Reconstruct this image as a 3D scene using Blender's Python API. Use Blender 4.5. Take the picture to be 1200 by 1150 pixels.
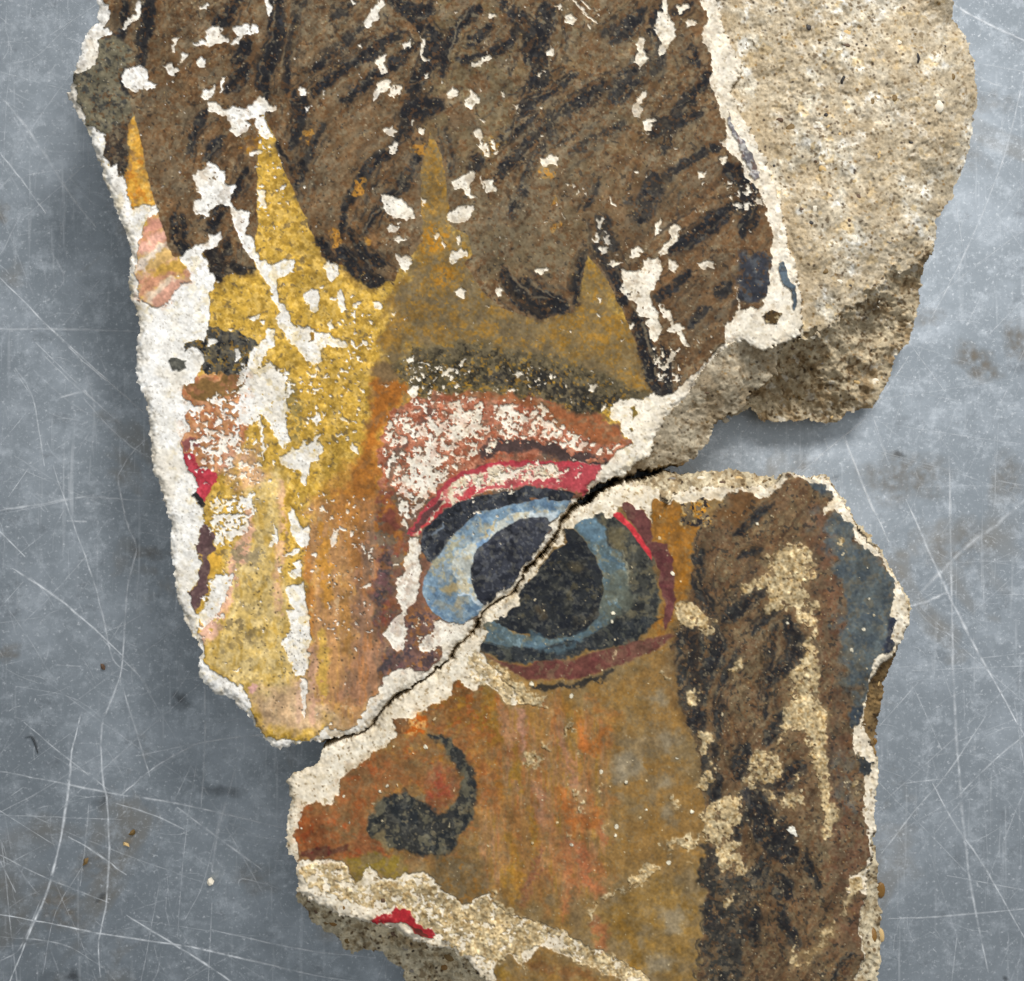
import bpy, math, random
import numpy as np

# ------------------------------------------------------------------ camera, world, lamps, exposure
MM = 0.001
PX = 0.30 * MM            # size of one photograph pixel on the painted faces
ZF = 46.0 * MM            # height of the upper painted face above the table
DF = 0.55                 # camera distance to that face
HC = ZF + DF
CX, CY = 600.0, 575.0

scene = bpy.context.scene
for o in list(bpy.data.objects):
    bpy.data.objects.remove(o, do_unlink=True)
COL = scene.collection

cam_d = bpy.data.cameras.new('camera')
cam = bpy.data.objects.new('camera', cam_d)
COL.objects.link(cam)
cam.location = (0, 0, HC)
cam.rotation_euler = (0, 0, 0)
cam_d.sensor_fit = 'HORIZONTAL'
cam_d.sensor_width = 36.0
cam_d.lens = 36.0 * DF / (1200 * PX)
cam_d.clip_start = 0.01
cam_d.clip_end = 50.0
cam_d.dof.use_dof = True
cam_d.dof.focus_distance = DF + 0.002
cam_d.dof.aperture_fstop = cam_d.lens / 3.6
scene.camera = cam

world = bpy.data.worlds.new('World')
scene.world = world
world.use_nodes = True
world.node_tree.nodes['Background'].inputs[0].default_value = (0.90, 0.96, 1.0, 1)
world.node_tree.nodes['Background'].inputs[1].default_value = 0.31

def area(name, loc, target, size, power, color):
    d = bpy.data.lights.new(name, 'AREA')
    d.shape = 'RECTANGLE'
    d.size, d.size_y = size
    d.energy = power
    d.color = color
    o = bpy.data.objects.new(name, d)
    COL.objects.link(o)
    o.location = loc
    v = [target[i] - loc[i] for i in range(3)]
    from mathutils import Vector
    o.rotation_euler = Vector(v).to_track_quat('-Z', 'Y').to_euler()
    return o

area('window_light', (0.62, 1.32, 1.35), (0, 0, 0.03), (0.6, 0.45), 42.0, (1.0, 0.99, 0.975))
area('ceiling_light', (0.35, 0.25, 2.2), (0, 0, 0.03), (1.6, 1.0), 11.0, (1.0, 0.99, 0.975))

vs = scene.view_settings
scene.display_settings.display_device = 'sRGB'
vs.view_transform = 'Standard'
vs.look = 'None'
vs.exposure = 0.0
vs.gamma = 1.0
vs.use_curve_mapping = False

# ------------------------------------------------------------------ canvas and noise
STEP = 1.0
X0, X1, Y0, Y1 = 70.0, 1152.0, -76.0, 1228.0
NX = int((X1 - X0) / STEP) + 1
NY = int((Y1 - Y0) / STEP) + 1
gx = X0 + np.arange(NX) * STEP
gy = Y0 + np.arange(NY) * STEP
XX, YY = np.meshgrid(gx.astype(np.float32), gy.astype(np.float32))

def _axis(n, scale, off):
    cells = max(4, int(round(n * STEP / scale)))
    p = (np.arange(n) * cells / n + off) % cells
    i = np.floor(p).astype(int)
    f = (p - i).astype(np.float32)
    w = ((1 - f) ** 3 / 6, (3 * f ** 3 - 6 * f ** 2 + 4) / 6, (-3 * f ** 3 + 3 * f ** 2 + 3 * f + 1) / 6, f ** 3 / 6)
    return cells, [(i + k) % cells for k in range(4)], w

_nc = {}
def _base(scale, octv, gain, ax, ay):
    """smooth random field that wraps round, zero mean, unit deviation"""
    k = (scale, octv, gain, ax, ay)
    if k in _nc:
        return _nc[k]
    rng = np.random.RandomState(int(scale * 1000) % 99991 + octv)
    out = np.zeros((NY, NX), np.float32)
    a, s = 1.0, scale
    for _ in range(octv):
        if s < STEP * 0.9:
            break
        cy, iy, wy_ = _axis(NY, max(s * ay, STEP), rng.rand())
        cx, ix, wx_ = _axis(NX, max(s * ax, STEP), rng.rand())
        g = rng.randn(cy, cx).astype(np.float32)
        h = sum(g[:, ix[q]] * wx_[q][None] for q in range(4))
        n = sum(h[iy[q]] * wy_[q][:, None] for q in range(4))
        out += (a / n.std()) * n
        a *= gain
        s *= 0.5
    out = (out - out.mean()) / out.std()
    _nc[k] = out
    return out

def noise(scale, seed, octv=3, gain=0.55, ax=1.0, ay=1.0):
    return nsl(np.s_[0:NY, 0:NX], scale, seed, octv, gain, ax, ay)

def nsl(sl, scale, seed, octv=3, gain=0.55, ax=1.0, ay=1.0):
    """the field of that seed (a shifted copy of the base field) in one window of the canvas"""
    b = _base(scale, octv, gain, ax, ay)
    dy, dx = (seed * 7919 + 131) % NY, (seed * 3571 + 57) % NX
    r = np.arange(sl[0].start or 0, NY if sl[0].stop is None else sl[0].stop)
    c = np.arange(sl[1].start or 0, NX if sl[1].stop is None else sl[1].stop)
    return b[((r + dy) % NY)[:, None], ((c + dx) % NX)[None]]

def streak(sl, scale, seed, k=0.9, stretch=6.0):
    """noise drawn out along slanting brush strokes"""
    b = _base(scale, 3, 0.7, stretch, 1.0)
    dy, dx = (seed * 7919 + 131) % NY, (seed * 3571 + 57) % NX
    r = np.arange(sl[0].start or 0, NY if sl[0].stop is None else sl[0].stop)[:, None]
    c = np.arange(sl[1].start or 0, NX if sl[1].stop is None else sl[1].stop)[None]
    w = np.round(WX[sl] * 2.5).astype(int)
    return b[(r + dy + np.round(c * k).astype(int) + w) % NY, (c + dx) % NX]

def sst(x):
    x = np.clip(x, 0, 1)
    return x * x * (3 - 2 * x)

def over(n, t, w=0.25):
    return sst((n - t) / w + 0.5)

def lin(c):
    c = np.asarray(c, np.float32) / 255.0
    return np.where(c <= 0.04045, c / 12.92, ((c + 0.055) / 1.055) ** 2.4)

WX = noise(9, 1, 3) * 1.0
WY = noise(9, 2, 3) * 1.0
FX = noise(3.2, 3, 2)
FY = noise(3.2, 4, 2)

def frame(ox, oy, s):
    return lambda *pts: [(ox + p[0] / s, oy + p[1] / s) + tuple(q / s for q in p[2:]) for p in pts]
S3 = 1150 / 300.0
A1, A2, A3, A4 = frame(60, 0, S3), frame(340, 0, S3), frame(620, 0, S3), frame(880, 0, S3)
B1, B2, B3, B4 = frame(60, 280, S3), frame(340, 280, S3), frame(620, 280, S3), frame(880, 280, S3)
C1, D1, F1, F2, F4 = frame(160, 560, S3), frame(780, 540, S3), frame(320, 700, S3), frame(580, 740, S3), frame(320, 850, S3)
E1, E2 = frame(440, 540, 5.75), frame(620, 540, 1150 / 220.0)
F3 = frame(780, 830, 1150 / 320.0)
G1 = frame(560, 1000, 4.0)
T1, T2, T3 = frame(0, 0, 2.396), frame(0, 400, 2.875), frame(0, 750, 2.5)
T4, T5 = frame(940, 0, 1.9167), frame(940, 500, 1.769)

def box(pts, m):
    xs = [p[0] for p in pts]
    ys = [p[1] for p in pts]
    a = max(0, int((min(xs) - m - X0) / STEP))
    b = min(NX, int((max(xs) + m - X0) / STEP) + 2)
    c = max(0, int((min(ys) - m - Y0) / STEP))
    d = min(NY, int((max(ys) + m - Y0) / STEP) + 2)
    return slice(c, max(c, d)), slice(a, max(a, b))

def sdist(pts, warp=1.5, fine=0.8, m=12):
    """signed distance (inside > 0, capped at m) to a polygon with a ragged edge"""
    pad = warp * 3.2 + fine * 3.2
    sl = box(pts, m + pad)
    x = XX[sl] + WX[sl] * warp + FX[sl] * fine
    y = YY[sl] + WY[sl] * warp + FY[sl] * fine
    h, w = x.shape
    d2 = np.full(x.shape, float(m * m), np.float32)
    ins = np.zeros(x.shape, bool)
    ox, oy = X0 + sl[1].start * STEP, Y0 + sl[0].start * STEP
    n = len(pts)
    for i in range(n):
        ax, ay = pts[i][:2]
        bx, by = pts[(i + 1) % n][:2]
        ex, ey = bx - ax, by - ay
        l2 = ex * ex + ey * ey
        if l2 < 1e-9:
            continue
        q = m + pad
        r0, r1 = int((min(ay, by) - q - oy) / STEP), int((max(ay, by) + q - oy) / STEP) + 2
        c0, c1 = int((min(ax, bx) - q - ox) / STEP), int((max(ax, bx) + q - ox) / STEP) + 2
        r0, c0 = max(r0, 0), max(c0, 0)
        if r1 > r0 and c1 > c0:
            v = np.s_[r0:r1, c0:c1]
            xs, ys = x[v], y[v]
            t = np.clip(((xs - ax) * ex + (ys - ay) * ey) / l2, 0, 1)
            d2[v] = np.minimum(d2[v], (xs - ax - t * ex) ** 2 + (ys - ay - t * ey) ** 2)
        if ay != by:
            r0, r1 = max(int((min(ay, by) - pad - oy) / STEP), 0), int((max(ay, by) + pad - oy) / STEP) + 2
            if r1 > r0:
                ys = y[r0:r1]
                ins[r0:r1] ^= ((ay > ys) != (by > ys)) & (x[r0:r1] < ex * (ys - ay) / ey + ax)
    d = np.sqrt(d2)
    return sl, np.where(ins, d, -d)

def smooth_line(pts, k=4):
    if len(pts) < 3:
        return pts
    p = np.array([q[:3] if len(q) > 2 else (q[0], q[1], 0) for q in pts], float)
    out = []
    for i in range(len(p) - 1):
        a, b, c, d = p[max(i - 1, 0)], p[i], p[i + 1], p[min(i + 2, len(p) - 1)]
        for j in range(k):
            t = j / k
            out.append(tuple(0.5 * (2 * b + (c - a) * t + (2 * a - 5 * b + 4 * c - d) * t * t + (3 * b - a - 3 * c + d) * t ** 3)))
    out.append(tuple(p[-1]))
    return out

def ldist(pts, w, warp=1.5, fine=0.8, taper=True):
    """signed distance to a brush stroke of width w (inside > 0)"""
    pts = smooth_line([p[:2] for p in pts])
    sl = box(pts, w + 8 + warp * 3)
    x = XX[sl] + WX[sl] * warp + FX[sl] * fine
    y = YY[sl] + WY[sl] * warp + FY[sl] * fine
    best = np.full(x.shape, -99.0, np.float32)
    ox, oy = X0 + sl[1].start * STEP, Y0 + sl[0].start * STEP
    n = len(pts) - 1
    q = w * 0.5 + 10 + warp * 3
    for i in range(n):
        ax, ay = pts[i][:2]
        bx, by = pts[i + 1][:2]
        ex, ey = bx - ax, by - ay
        l2 = ex * ex + ey * ey
        if l2 < 1e-9:
            continue
        r0, r1 = max(int((min(ay, by) - q - oy) / STEP), 0), int((max(ay, by) + q - oy) / STEP) + 2
        c0, c1 = max(int((min(ax, bx) - q - ox) / STEP), 0), int((max(ax, bx) + q - ox) / STEP) + 2
        if r1 <= r0 or c1 <= c0:
            continue
        v = np.s_[r0:r1, c0:c1]
        xs, ys = x[v], y[v]
        t = np.clip(((xs - ax) * ex + (ys - ay) * ey) / l2, 0, 1)
        u = (i + t) / n
        r = w * 0.5 * ((0.45 + 0.55 * np.maximum(np.sin(np.pi * np.clip(u, 0.0, 1.0)), 0) ** 0.6) if taper else 1.0)
        best[v] = np.maximum(best[v], r - np.sqrt((xs - ax - t * ex) ** 2 + (ys - ay - t * ey) ** 2))
    return sl, best
# ------------------------------------------------------------------ pigment painted on the canvas (colours of the paint itself)
PC = np.zeros((NY, NX, 3), np.float32)
PC[:] = np.array((150, 108, 50), np.float32) / 255
PM = np.ones((NY, NX), np.float32)             # 1 where the paint film survives
RG = np.zeros((NY, NX), np.int8)
GR = np.zeros((NY, NX), np.float32)            # granular lime crust standing on the surface
CRUST = np.zeros((NY, NX, 3), np.float32)
HAIR, SKIN, BROW, LID, WHITE, IRIS, PUPIL, NOSE, LIP, GROUND = 2, 3, 4, 5, 6, 7, 8, 9, 10, 11

def tint(sl, col, var, tone):
    c = np.empty(XX[sl].shape + (3,), np.float32)
    c[:] = np.array(col, np.float32) / 255
    for v in var:
        c2, sc, seed, thr, w, op = v[:6]
        ax, ay = v[6:8] if len(v) > 6 else (1, 1)
        m = over(nsl(sl, round(sc * 0.75, 1), seed, 4, 0.68, ax, ay), thr, w * 1.9) * op
        c += (np.array(c2, np.float32) / 255 - c) * m[..., None]
    if tone:
        c *= (1 + tone * (0.45 * nsl(sl, 2.6, 77, 2, 0.9) + 0.6 * nsl(sl, 11, 78, 3)))[..., None]
    return c

def lay(sl, a, col, var=(), tone=0.08, reg=None):
    c = tint(sl, col, var, tone)
    PC[sl] += (c - PC[sl]) * a[..., None]
    if reg is not None:
        RG[sl][a > 0.5] = reg

def fill(pts, col, soft=1.2, warp=1.5, fine=0.8, op=1.0, var=(), tone=0.08, reg=None, holes=None):
    sl, d = sdist(pts, warp, fine, 6 + soft)
    a = sst(d / soft + 0.5) * op
    if holes:
        a = a * (1 - over(nsl(sl, holes[0], holes[1], 3), holes[2], 0.5))
    lay(sl, a, col, var, tone, reg)

def stroke(pts, w, col, soft=2.5, warp=1.5, fine=1.0, op=1.0, var=(), tone=0.08, reg=None, holes=None, taper=True):
    sl, d = ldist(pts, w, warp, fine, taper)
    a = sst(d / soft + 0.5) * op
    if holes:
        a = a * (1 - over(nsl(sl, holes[0], holes[1], 3), holes[2], 0.6))
    lay(sl, a, col, var, tone, reg)

def chip(pts, warp=0.8, fine=0.9, soft=0.9):
    sl, d = sdist(pts, warp, fine, 6)
    PM[sl] = np.minimum(PM[sl], 1 - sst(d / soft + 0.5))

def flake(pts, thr=0.2, scale=4, seed=50, soft=14, w=0.35, ax=1, ay=1):
    """paint lost in countless small flakes; thr low = mostly lost"""
    sl, d = sdist(pts, 2, 1, 6 + soft)
    k = sst(d / soft + 0.5)
    n = nsl(sl, scale, seed, 4, 0.7, ax, ay)
    lost = over(n, thr + (1 - k) * 3.0, w)
    PM[sl] = np.minimum(PM[sl], 1 - lost)

def crust(pts, col=(205, 178, 128), thr=-0.95, scale=5, seed=60, soft=5, warp=2, op=1.0):
    sl, d = sdist(pts, warp, 1.5, 6 + soft)
    k = sst(d / soft + 0.5)
    n = nsl(sl, scale, seed, 4, 0.75)
    a = over(n, thr + (1 - k) * 3.0, 0.5) * k * op
    c = tint(sl, col, [((150, 122, 78), 3.2, 61, 0.7, 0.6, 0.75), ((222, 206, 168), 3.5, 62, 0.8, 0.6, 0.6)], 0.10)
    sl3, d3 = sdist(pts, 3, 2, 20)
    lay(sl3, sst(d3 / 16 + 0.55) * 0.45 * op * (isL[sl3]), (148, 126, 92), tone=0.06)
    CRUST[sl] += (c - CRUST[sl]) * (a > GR[sl])[..., None]
    GR[sl] = np.maximum(GR[sl], a)

# --- outlines -----------------------------------------------------------------------------------
U_LEFT = [(1112, -44), (1040, -60), (960, -50), (850, -66), (760, -52), (640, -70), (520, -54), (420, -64), (300, -50), (200, -66), (122, -46), (113, 0)] + A1((208, 95), (150, 165), (125, 265), (100, 350), (75, 410), (100, 480), (125, 545), (160, 580), (185, 655), (215, 715), (240, 800), (265, 870), (290, 950), (325, 1035), (345, 1085)) \
    + B1((355, 60), (340, 195), (350, 255), (380, 310), (378, 350), (398, 400), (385, 520), (383, 620), (410, 700), (430, 790), (445, 900), (455, 1050)) \
    + C1((85, 0), (130, 130), (155, 230), (145, 290), (165, 400), (170, 500), (205, 610), (245, 700), (290, 760), (275, 870), (300, 920), (350, 960), (420, 1000), (490, 1060), (555, 1150)) + F1((0, 680), (20, 690), (60, 675), (130, 655), (210, 648), (300, 625), (405, 600))
U_CRACK = F1((440, 568), (485, 507), (525, 460), (580, 420), (640, 385), (700, 345), (760, 300), (800, 245), (880, 165), (925, 95)) + E1((735, 1000), (800, 945), (900, 900), (960, 830), (1010, 720), (1075, 650)) \
    + E2((90, 535), (160, 440), (180, 380), (230, 290), (330, 215), (420, 150), (520, 100), (600, 90), (700, 60), (850, 35), (950, 20))
U_BOT = [(808, 540)] + B3((740, 990), (790, 930), (830, 850), (890, 800), (950, 790), (1000, 760)) + B4((30, 790), (60, 820), (180, 820), (240, 815), (380, 830), (430, 790), (520, 765), (590, 690), (620, 620), (660, 520), (720, 460), (740, 370), (755, 310), (765, 240), (780, 130)) \
    + A4((835, 1060), (830, 1000), (900, 900), (950, 760), (990, 600), (1015, 450), (1005, 280), (960, 150), (910, 80), (905, 0))
UPPER = U_LEFT + U_CRACK + U_BOT
EDGE_OUT = A3((870, -260), (850, 0), (855, 90), (900, 190), (955, 280), (960, 310), (940, 370), (915, 400), (930, 480), (990, 580), (1050, 680), (1080, 770), (1110, 870), (1140, 950)) + B4((160, 0), (190, 90), (215, 180), (230, 260), (225, 330), (230, 420), (190, 450)) \
    + B3((1120, 480), (1060, 500), (1010, 490), (975, 460), (920, 460), (830, 540), (780, 600), (740, 650), (700, 720), (640, 770), (600, 830), (560, 900), (540, 970), (470, 1030), (420, 1062))
FACE_U = [(118, -200)] + U_LEFT[11:] + U_CRACK[:-5] + [(726, 561)] + EDGE_OUT[::-1] + [(848, -200)]
EDGE_IN = [(824, -200)] + A3((770, 0), (800, 100), (775, 150), (800, 200), (825, 280), (820, 380), (860, 500), (900, 600), (862, 640), (940, 720), (960, 770), (1040, 870), (1065, 960), (1100, 1080)) + B3((1090, 50), (1080, 180), (1055, 260), (1040, 320), (960, 320), (930, 220), (945, 310), (885, 380), (885, 430), (870, 480), (800, 550), (690, 650), (640, 690), (560, 690), (510, 720), (400, 720), (355, 760), (370, 800), (410, 810), (430, 880), (470, 920), (400, 960), (330, 1020), (290, 1080), (250, 1150))
CRACK_IN = E2((240, 255), (220, 300), (170, 340), (120, 375), (130, 420), (80, 500), (0, 600)) + E1((1100, 580), (1020, 680), (960, 760), (920, 840), (800, 910), (745, 975), (720, 1000)) + F1((915, 90), (870, 130), (800, 130), (740, 290), (690, 335), (620, 320), (575, 312), (500, 370), (495, 420), (455, 470), (440, 545), (380, 572), (330, 590), (290, 618), (215, 638), (130, 650), (60, 638), (0, 645))
LEFT_IN = C1((560, 1150), (510, 1060), (515, 1000), (470, 940), (400, 900), (340, 860), (300, 820), (300, 740), (270, 690), (290, 620), (265, 605), (235, 510), (280, 450), (290, 390), (275, 320), (280, 240), (310, 210), (300, 130), (250, 75)) \
    + B1((640, 1150), (675, 1110), (640, 1060), (600, 1020), (600, 970), (590, 930), (585, 910), (620, 860), (610, 790), (640, 740), (590, 720), (585, 650), (640, 640), (665, 600), (680, 560), (690, 520), (650, 490), (610, 500), (600, 470), (690, 460), (715, 400), (720, 250), (745, 175), (720, 130), (690, 70), (640, 50), (570, 90), (620, 140), (625, 185), (580, 200), (515, 290), (470, 310), (385, 270), (385, 200), (375, 140), (400, 30)) \
    + A1((400, 1110), (420, 1000), (480, 945), (470, 920), (365, 930), (340, 880), (330, 810), (300, 780), (310, 740), (270, 740), (240, 700), (240, 600), (160, 560), (130, 480), (104, 345), (205, 285), (215, 190), (270, 155), (240, 115), (270, 60), (235, 0)) + [(126, -200)]
PAINT_U = EDGE_IN + CRACK_IN + LEFT_IN

L_LEFT = F4((440, 8), (330, 60), (260, 85), (215, 110), (215, 150), (165, 185), (95, 210), (60, 250), (75, 330), (55, 480), (60, 570), (100, 610), (110, 700), (105, 780), (150, 830), (165, 880), (230, 910), (290, 960), (320, 1015), (360, 1030), (420, 1005), (490, 1010), (520, 1070), (585, 1095), (592, 1150)) + [(480, 1180), (505, 1203), (580, 1216), (680, 1206), (790, 1220), (880, 1208), (960, 1222)]
L_RIGHT = [(1018, 1200)] + F3((890, 1150), (895, 1080), (903, 1000), (905, 880), (903, 810), (905, 730), (885, 620), (880, 540), (885, 420), (895, 330), (900, 230), (880, 170), (895, 80), (900, 0)) + D1((965, 1080), (980, 990), (1025, 890), (1050, 820), (1095, 740), (1100, 625), (1060, 560), (1030, 510), (1000, 450), (980, 410), (930, 350), (890, 300), (850, 270), (830, 220), (800, 160), (770, 130), (740, 85), (700, 55), (640, 65), (560, 50), (500, 70), (440, 65), (360, 50), (300, 40), (180, 45), (80, 55), (0, 60))
L_CRACK = E2((700, 112), (640, 125), (560, 138), (500, 165), (420, 210), (340, 270), (260, 310), (200, 390), (180, 480), (100, 590)) + E1((1150, 640), (1090, 680), (1045, 740), (985, 800), (950, 880), (850, 940), (740, 1010), (700, 1085)) + F1((930, 120), (895, 180), (830, 235), (790, 280), (740, 330), (680, 370), (610, 410), (560, 460), (500, 500), (455, 578))
LOWER = L_LEFT + L_RIGHT + L_CRACK
FACE_L = F4((440, 8), (330, 60), (260, 85), (215, 110), (215, 150), (165, 185), (95, 210), (60, 250), (75, 330), (55, 480), (60, 570), (100, 610), (110, 700), (120, 760), (200, 810), (300, 850), (420, 880), (470, 890), (540, 910), (620, 950), (700, 1000), (780, 1000), (850, 1040), (900, 1090), (960, 1150)) + [(590, 1180), (640, 1260), (660, 1400), (1000, 1400), (1002, 1240)] \
    + F3((800, 1150), (835, 1060), (835, 1000), (815, 910), (830, 880), (838, 790), (850, 690), (870, 600), (870, 550), (885, 440), (890, 330), (895, 240), (870, 170), (850, 120), (840, 60), (840, 0)) + D1((895, 1080), (915, 1010), (960, 920), (1010, 880), (1050, 815), (1090, 740), (1085, 625), (1055, 580), (1030, 520), (1000, 460), (970, 415), (925, 370), (880, 320), (845, 280), (825, 230), (795, 170), (765, 140), (735, 90), (695, 65), (640, 65), (560, 52), (490, 90), (430, 125), (380, 120), (240, 128), (180, 115), (100, 125), (60, 145), (0, 190)) + E2((800, 200), (760, 180), (700, 145), (620, 140)) + L_CRACK[2:]
PAINT_L = F4((560, 40), (490, 90), (400, 160), (350, 210), (300, 255), (300, 300), (270, 340), (230, 360), (180, 345), (140, 370), (125, 400), (100, 460), (120, 540), (115, 620), (200, 600), (260, 600), (330, 630), (370, 710), (430, 640), (470, 690), (570, 680), (630, 650), (740, 690), (790, 760), (870, 800), (960, 750)) \
    + G1((40, 185), (100, 260), (200, 300), (300, 330), (400, 360), (500, 430), (640, 490), (760, 550), (820, 600)) + [(800, 1180), (900, 1400), (995, 1400), (997, 1200)] + F3((800, 1140), (830, 1060), (830, 1000), (810, 910), (825, 880), (835, 780), (765, 770), (780, 700), (840, 670), (855, 620), (860, 560), (835, 480), (825, 400), (835, 340), (835, 300), (870, 270), (870, 220), (830, 195), (790, 190), (780, 130), (790, 85), (830, 60), (835, 0)) \
    + D1((890, 1080), (910, 1010), (920, 930), (950, 860), (1000, 855), (1030, 830), (1010, 770), (1040, 720), (1010, 690), (1015, 640), (1030, 610), (1025, 560), (1000, 490), (970, 430), (910, 405), (880, 370), (800, 270), (760, 205), (700, 240), (740, 150), (720, 110), (640, 85), (560, 65), (530, 95), (470, 150), (420, 175), (390, 135), (300, 140), (240, 170), (80, 195), (40, 170), (0, 200)) \
    + E2((760, 240), (740, 320), (755, 390), (700, 310), (600, 260), (555, 270), (520, 320), (500, 350), (475, 355), (460, 320), (400, 335), (320, 370), (270, 410), (220, 420), (230, 490), (160, 540), (100, 620), (30, 690)) + E1((1150, 690), (990, 850), (960, 960), (860, 1050), (790, 1075), (720, 1085)) + F1((945, 100), (940, 140), (965, 155), (945, 200), (925, 250), (960, 290), (1010, 340), (1090, 420), (1150, 470), (1100, 480), (1050, 460), (1000, 420), (960, 385), (935, 385), (915, 420), (880, 410), (830, 370), (815, 390), (790, 460), (730, 480), (690, 520), (600, 545), (545, 555), (545, 600), (560, 620))
PAINT_L2 = G1((60, 540), (100, 490), (150, 480), (200, 520), (300, 450), (370, 470), (480, 500), (600, 560), (690, 600)) + [(740, 1180), (800, 1400), (680, 1400), (600, 1190), (580, 1150)]

def mask(pts, warp=1.5, fine=0.8, soft=None):
    sl, d = sdist(pts, warp, fine, 30)
    out = np.full((NY, NX), -30, np.float32)
    out[sl] = np.maximum(out[sl], d)
    return out
dU, dL = mask(UPPER, 0.8, 0.9), mask(LOWER, 0.8, 0.9)
gap = np.minimum(np.maximum(dU, -30), 30)
dL = np.where(dU > -2.0, np.minimum(dL, -dU - 1.5), dL)      # keep the crack open
dFU, dFL = np.minimum(mask(FACE_U, 1.0, 1.2), dU), np.minimum(mask(FACE_L, 1.0, 1.2), dL)
dPU, dPL = mask(PAINT_U, 1.0, 1.0), np.maximum(mask(PAINT_L, 1.2, 1.0), mask(PAINT_L2, 1.5, 1.0))
isU, isL = dU > 0, dL > 0
mzU = (XX > 715) & (dFU <= 0)
mzL = ((YY > 1045) & (XX < 640) | (XX > 744)) & (dFL <= 0)
faceU, faceL = isU & ~mzU, isL & ~mzL
dFU, dFL = np.where(mzU, dFU, np.where(XX > 715, dFU, dU)), np.where(mzL, dFL, np.where((YY > 1045) & (XX < 640) | (XX > 744), dFL, dL))
PM[:] = np.where(isU, sst(np.minimum(dPU, dFU - 0.5) / 0.9 + 0.5), sst(np.minimum(dPL, dFL - 0.5) / 1.2 + 0.5))

ALLU = [(60, -100), (1160, -100), (1160, 560), (700, 560), (330, 900), (60, 900)]
# --- upper fragment: skin ------------------------------------------------------------------------
OCH = [((222, 184, 100), 5, 20, 0.35, 0.8, 0.7), ((158, 122, 44), 5, 21, 0.6, 0.7, 0.7), ((120, 100, 66), 4, 22, 1.45, 0.5, 0.8)]
fill(ALLU, (200, 160, 66), var=OCH, tone=0.09, reg=SKIN)
# grey dirt film over the right of the forehead
fill(B2((470, 200), (600, 60), (760, 60), (1000, 280), (1160, 340)) + B3((60, 330), (230, 280), (300, 160), (480, 460), (560, 700), (350, 640), (0, 560)) + B2((900, 520), (600, 470), (480, 520), (380, 560), (440, 380)), (136, 104, 52), soft=16, warp=5,
     var=[((116, 99, 70), 16, 23, -0.35, 0.7, 0.9), ((150, 110, 42), 12, 24, 0.7, 0.9, 0.6), ((112, 97, 74), 4, 25, 0.7, 0.6, 0.5)], reg=SKIN)
fill(A2((560, 560), (700, 560), (720, 1000), (800, 1150), (560, 1150)), (146, 108, 44), soft=10, warp=3, var=[((130, 108, 68), 9, 26, 0.0, 0.9, 0.85), ((196, 142, 48), 5, 27, 0.9, 0.5, 0.7)], reg=SKIN)
fill(B3((230, 250), (280, 90), (360, 200), (480, 460), (540, 690), (380, 600), (240, 520), (100, 480), (0, 440), (40, 380)), (148, 108, 40), soft=12, warp=4, op=0.8, var=[((124, 104, 70), 11, 28, 0.0, 0.9, 0.85)], reg=SKIN)
# left tongue and the pinkish patch under it
fill(A1((380, 480), (300, 600), (320, 960), (480, 960), (480, 700)), (206, 152, 58), var=[((222, 180, 96), 6, 29, 0.4, 0.7, 0.7), ((190, 118, 38), 8, 30, 0.9, 0.5, 0.7), ((150, 116, 80), 7, 31, 1.1, 0.5, 0.6)], reg=SKIN)
fill(A1((380, 1150), (430, 980), (490, 940), (560, 1170)) + B1((640, 140), (640, 200), (500, 330), (360, 280)), (206, 164, 128), soft=2, var=[((214, 176, 90), 8, 32, 0.6, 0.7, 0.7), ((196, 130, 104), 9, 33, 0.5, 0.7, 0.6)], reg=SKIN)
for p, c in ((A1((430, 1040), (470, 1010), (500, 980)), (214, 150, 128)), (B1((410, 60), (470, 10), (510, -30)), (222, 168, 148)), (B1((385, 140), (450, 90), (520, 30)), (226, 210, 192)), (B1((400, 250), (450, 200), (540, 150)), (200, 142, 110)), (B1((450, 290), (500, 230), (560, 190)), (228, 206, 180)), (B1((480, 300), (530, 240), (590, 190)), (206, 152, 130)), (B1((470, 170), (520, 130), (590, 120)), (200, 158, 70)), (B1((430, 140), (500, 80), (540, 60)), (204, 166, 100))):
    stroke(p, 13, c, soft=5, op=0.9)
# nose bridge: brighter yellow to the left, pink-brown planes to the right
fill(C1((520, -40), (420, 420), (300, 760), (360, 850), (520, 1000), (700, 1050), (720, 600), (640, 300), (660, -40)), (212, 180, 108), soft=14, warp=4, var=[((226, 200, 142), 7, 34, 0.2, 1.0, 0.7), ((164, 142, 98), 4, 35, 1.2, 0.6, 0.7), ((190, 150, 60), 9, 36, 0.8, 0.9, 0.6, 0.8, 2.0)], reg=SKIN)
fill(C1((500, 1000), (700, 900), (780, 920), (1120, 760), (1080, 1000), (960, 1130), (540, 1150)), (196, 162, 122), soft=30, warp=6, var=[((212, 182, 142), 8, 37, 0.5, 0.9, 0.6, 0.6, 2.0), ((160, 132, 102), 5, 38, 0.9, 0.7, 0.5)], reg=SKIN)
fill(C1((760, 100), (1090, 60), (1120, 800), (980, 1120), (790, 1000), (760, 500)), (184, 136, 88), soft=14, warp=3, var=[((206, 156, 82), 9, 39, 0.4, 0.9, 0.65, 0.6, 3.0), ((164, 124, 88), 9, 40, 0.3, 0.9, 0.65, 0.6, 2.4), ((202, 172, 130), 4, 41, 1.4, 0.5, 0.6)], reg=SKIN)
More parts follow.
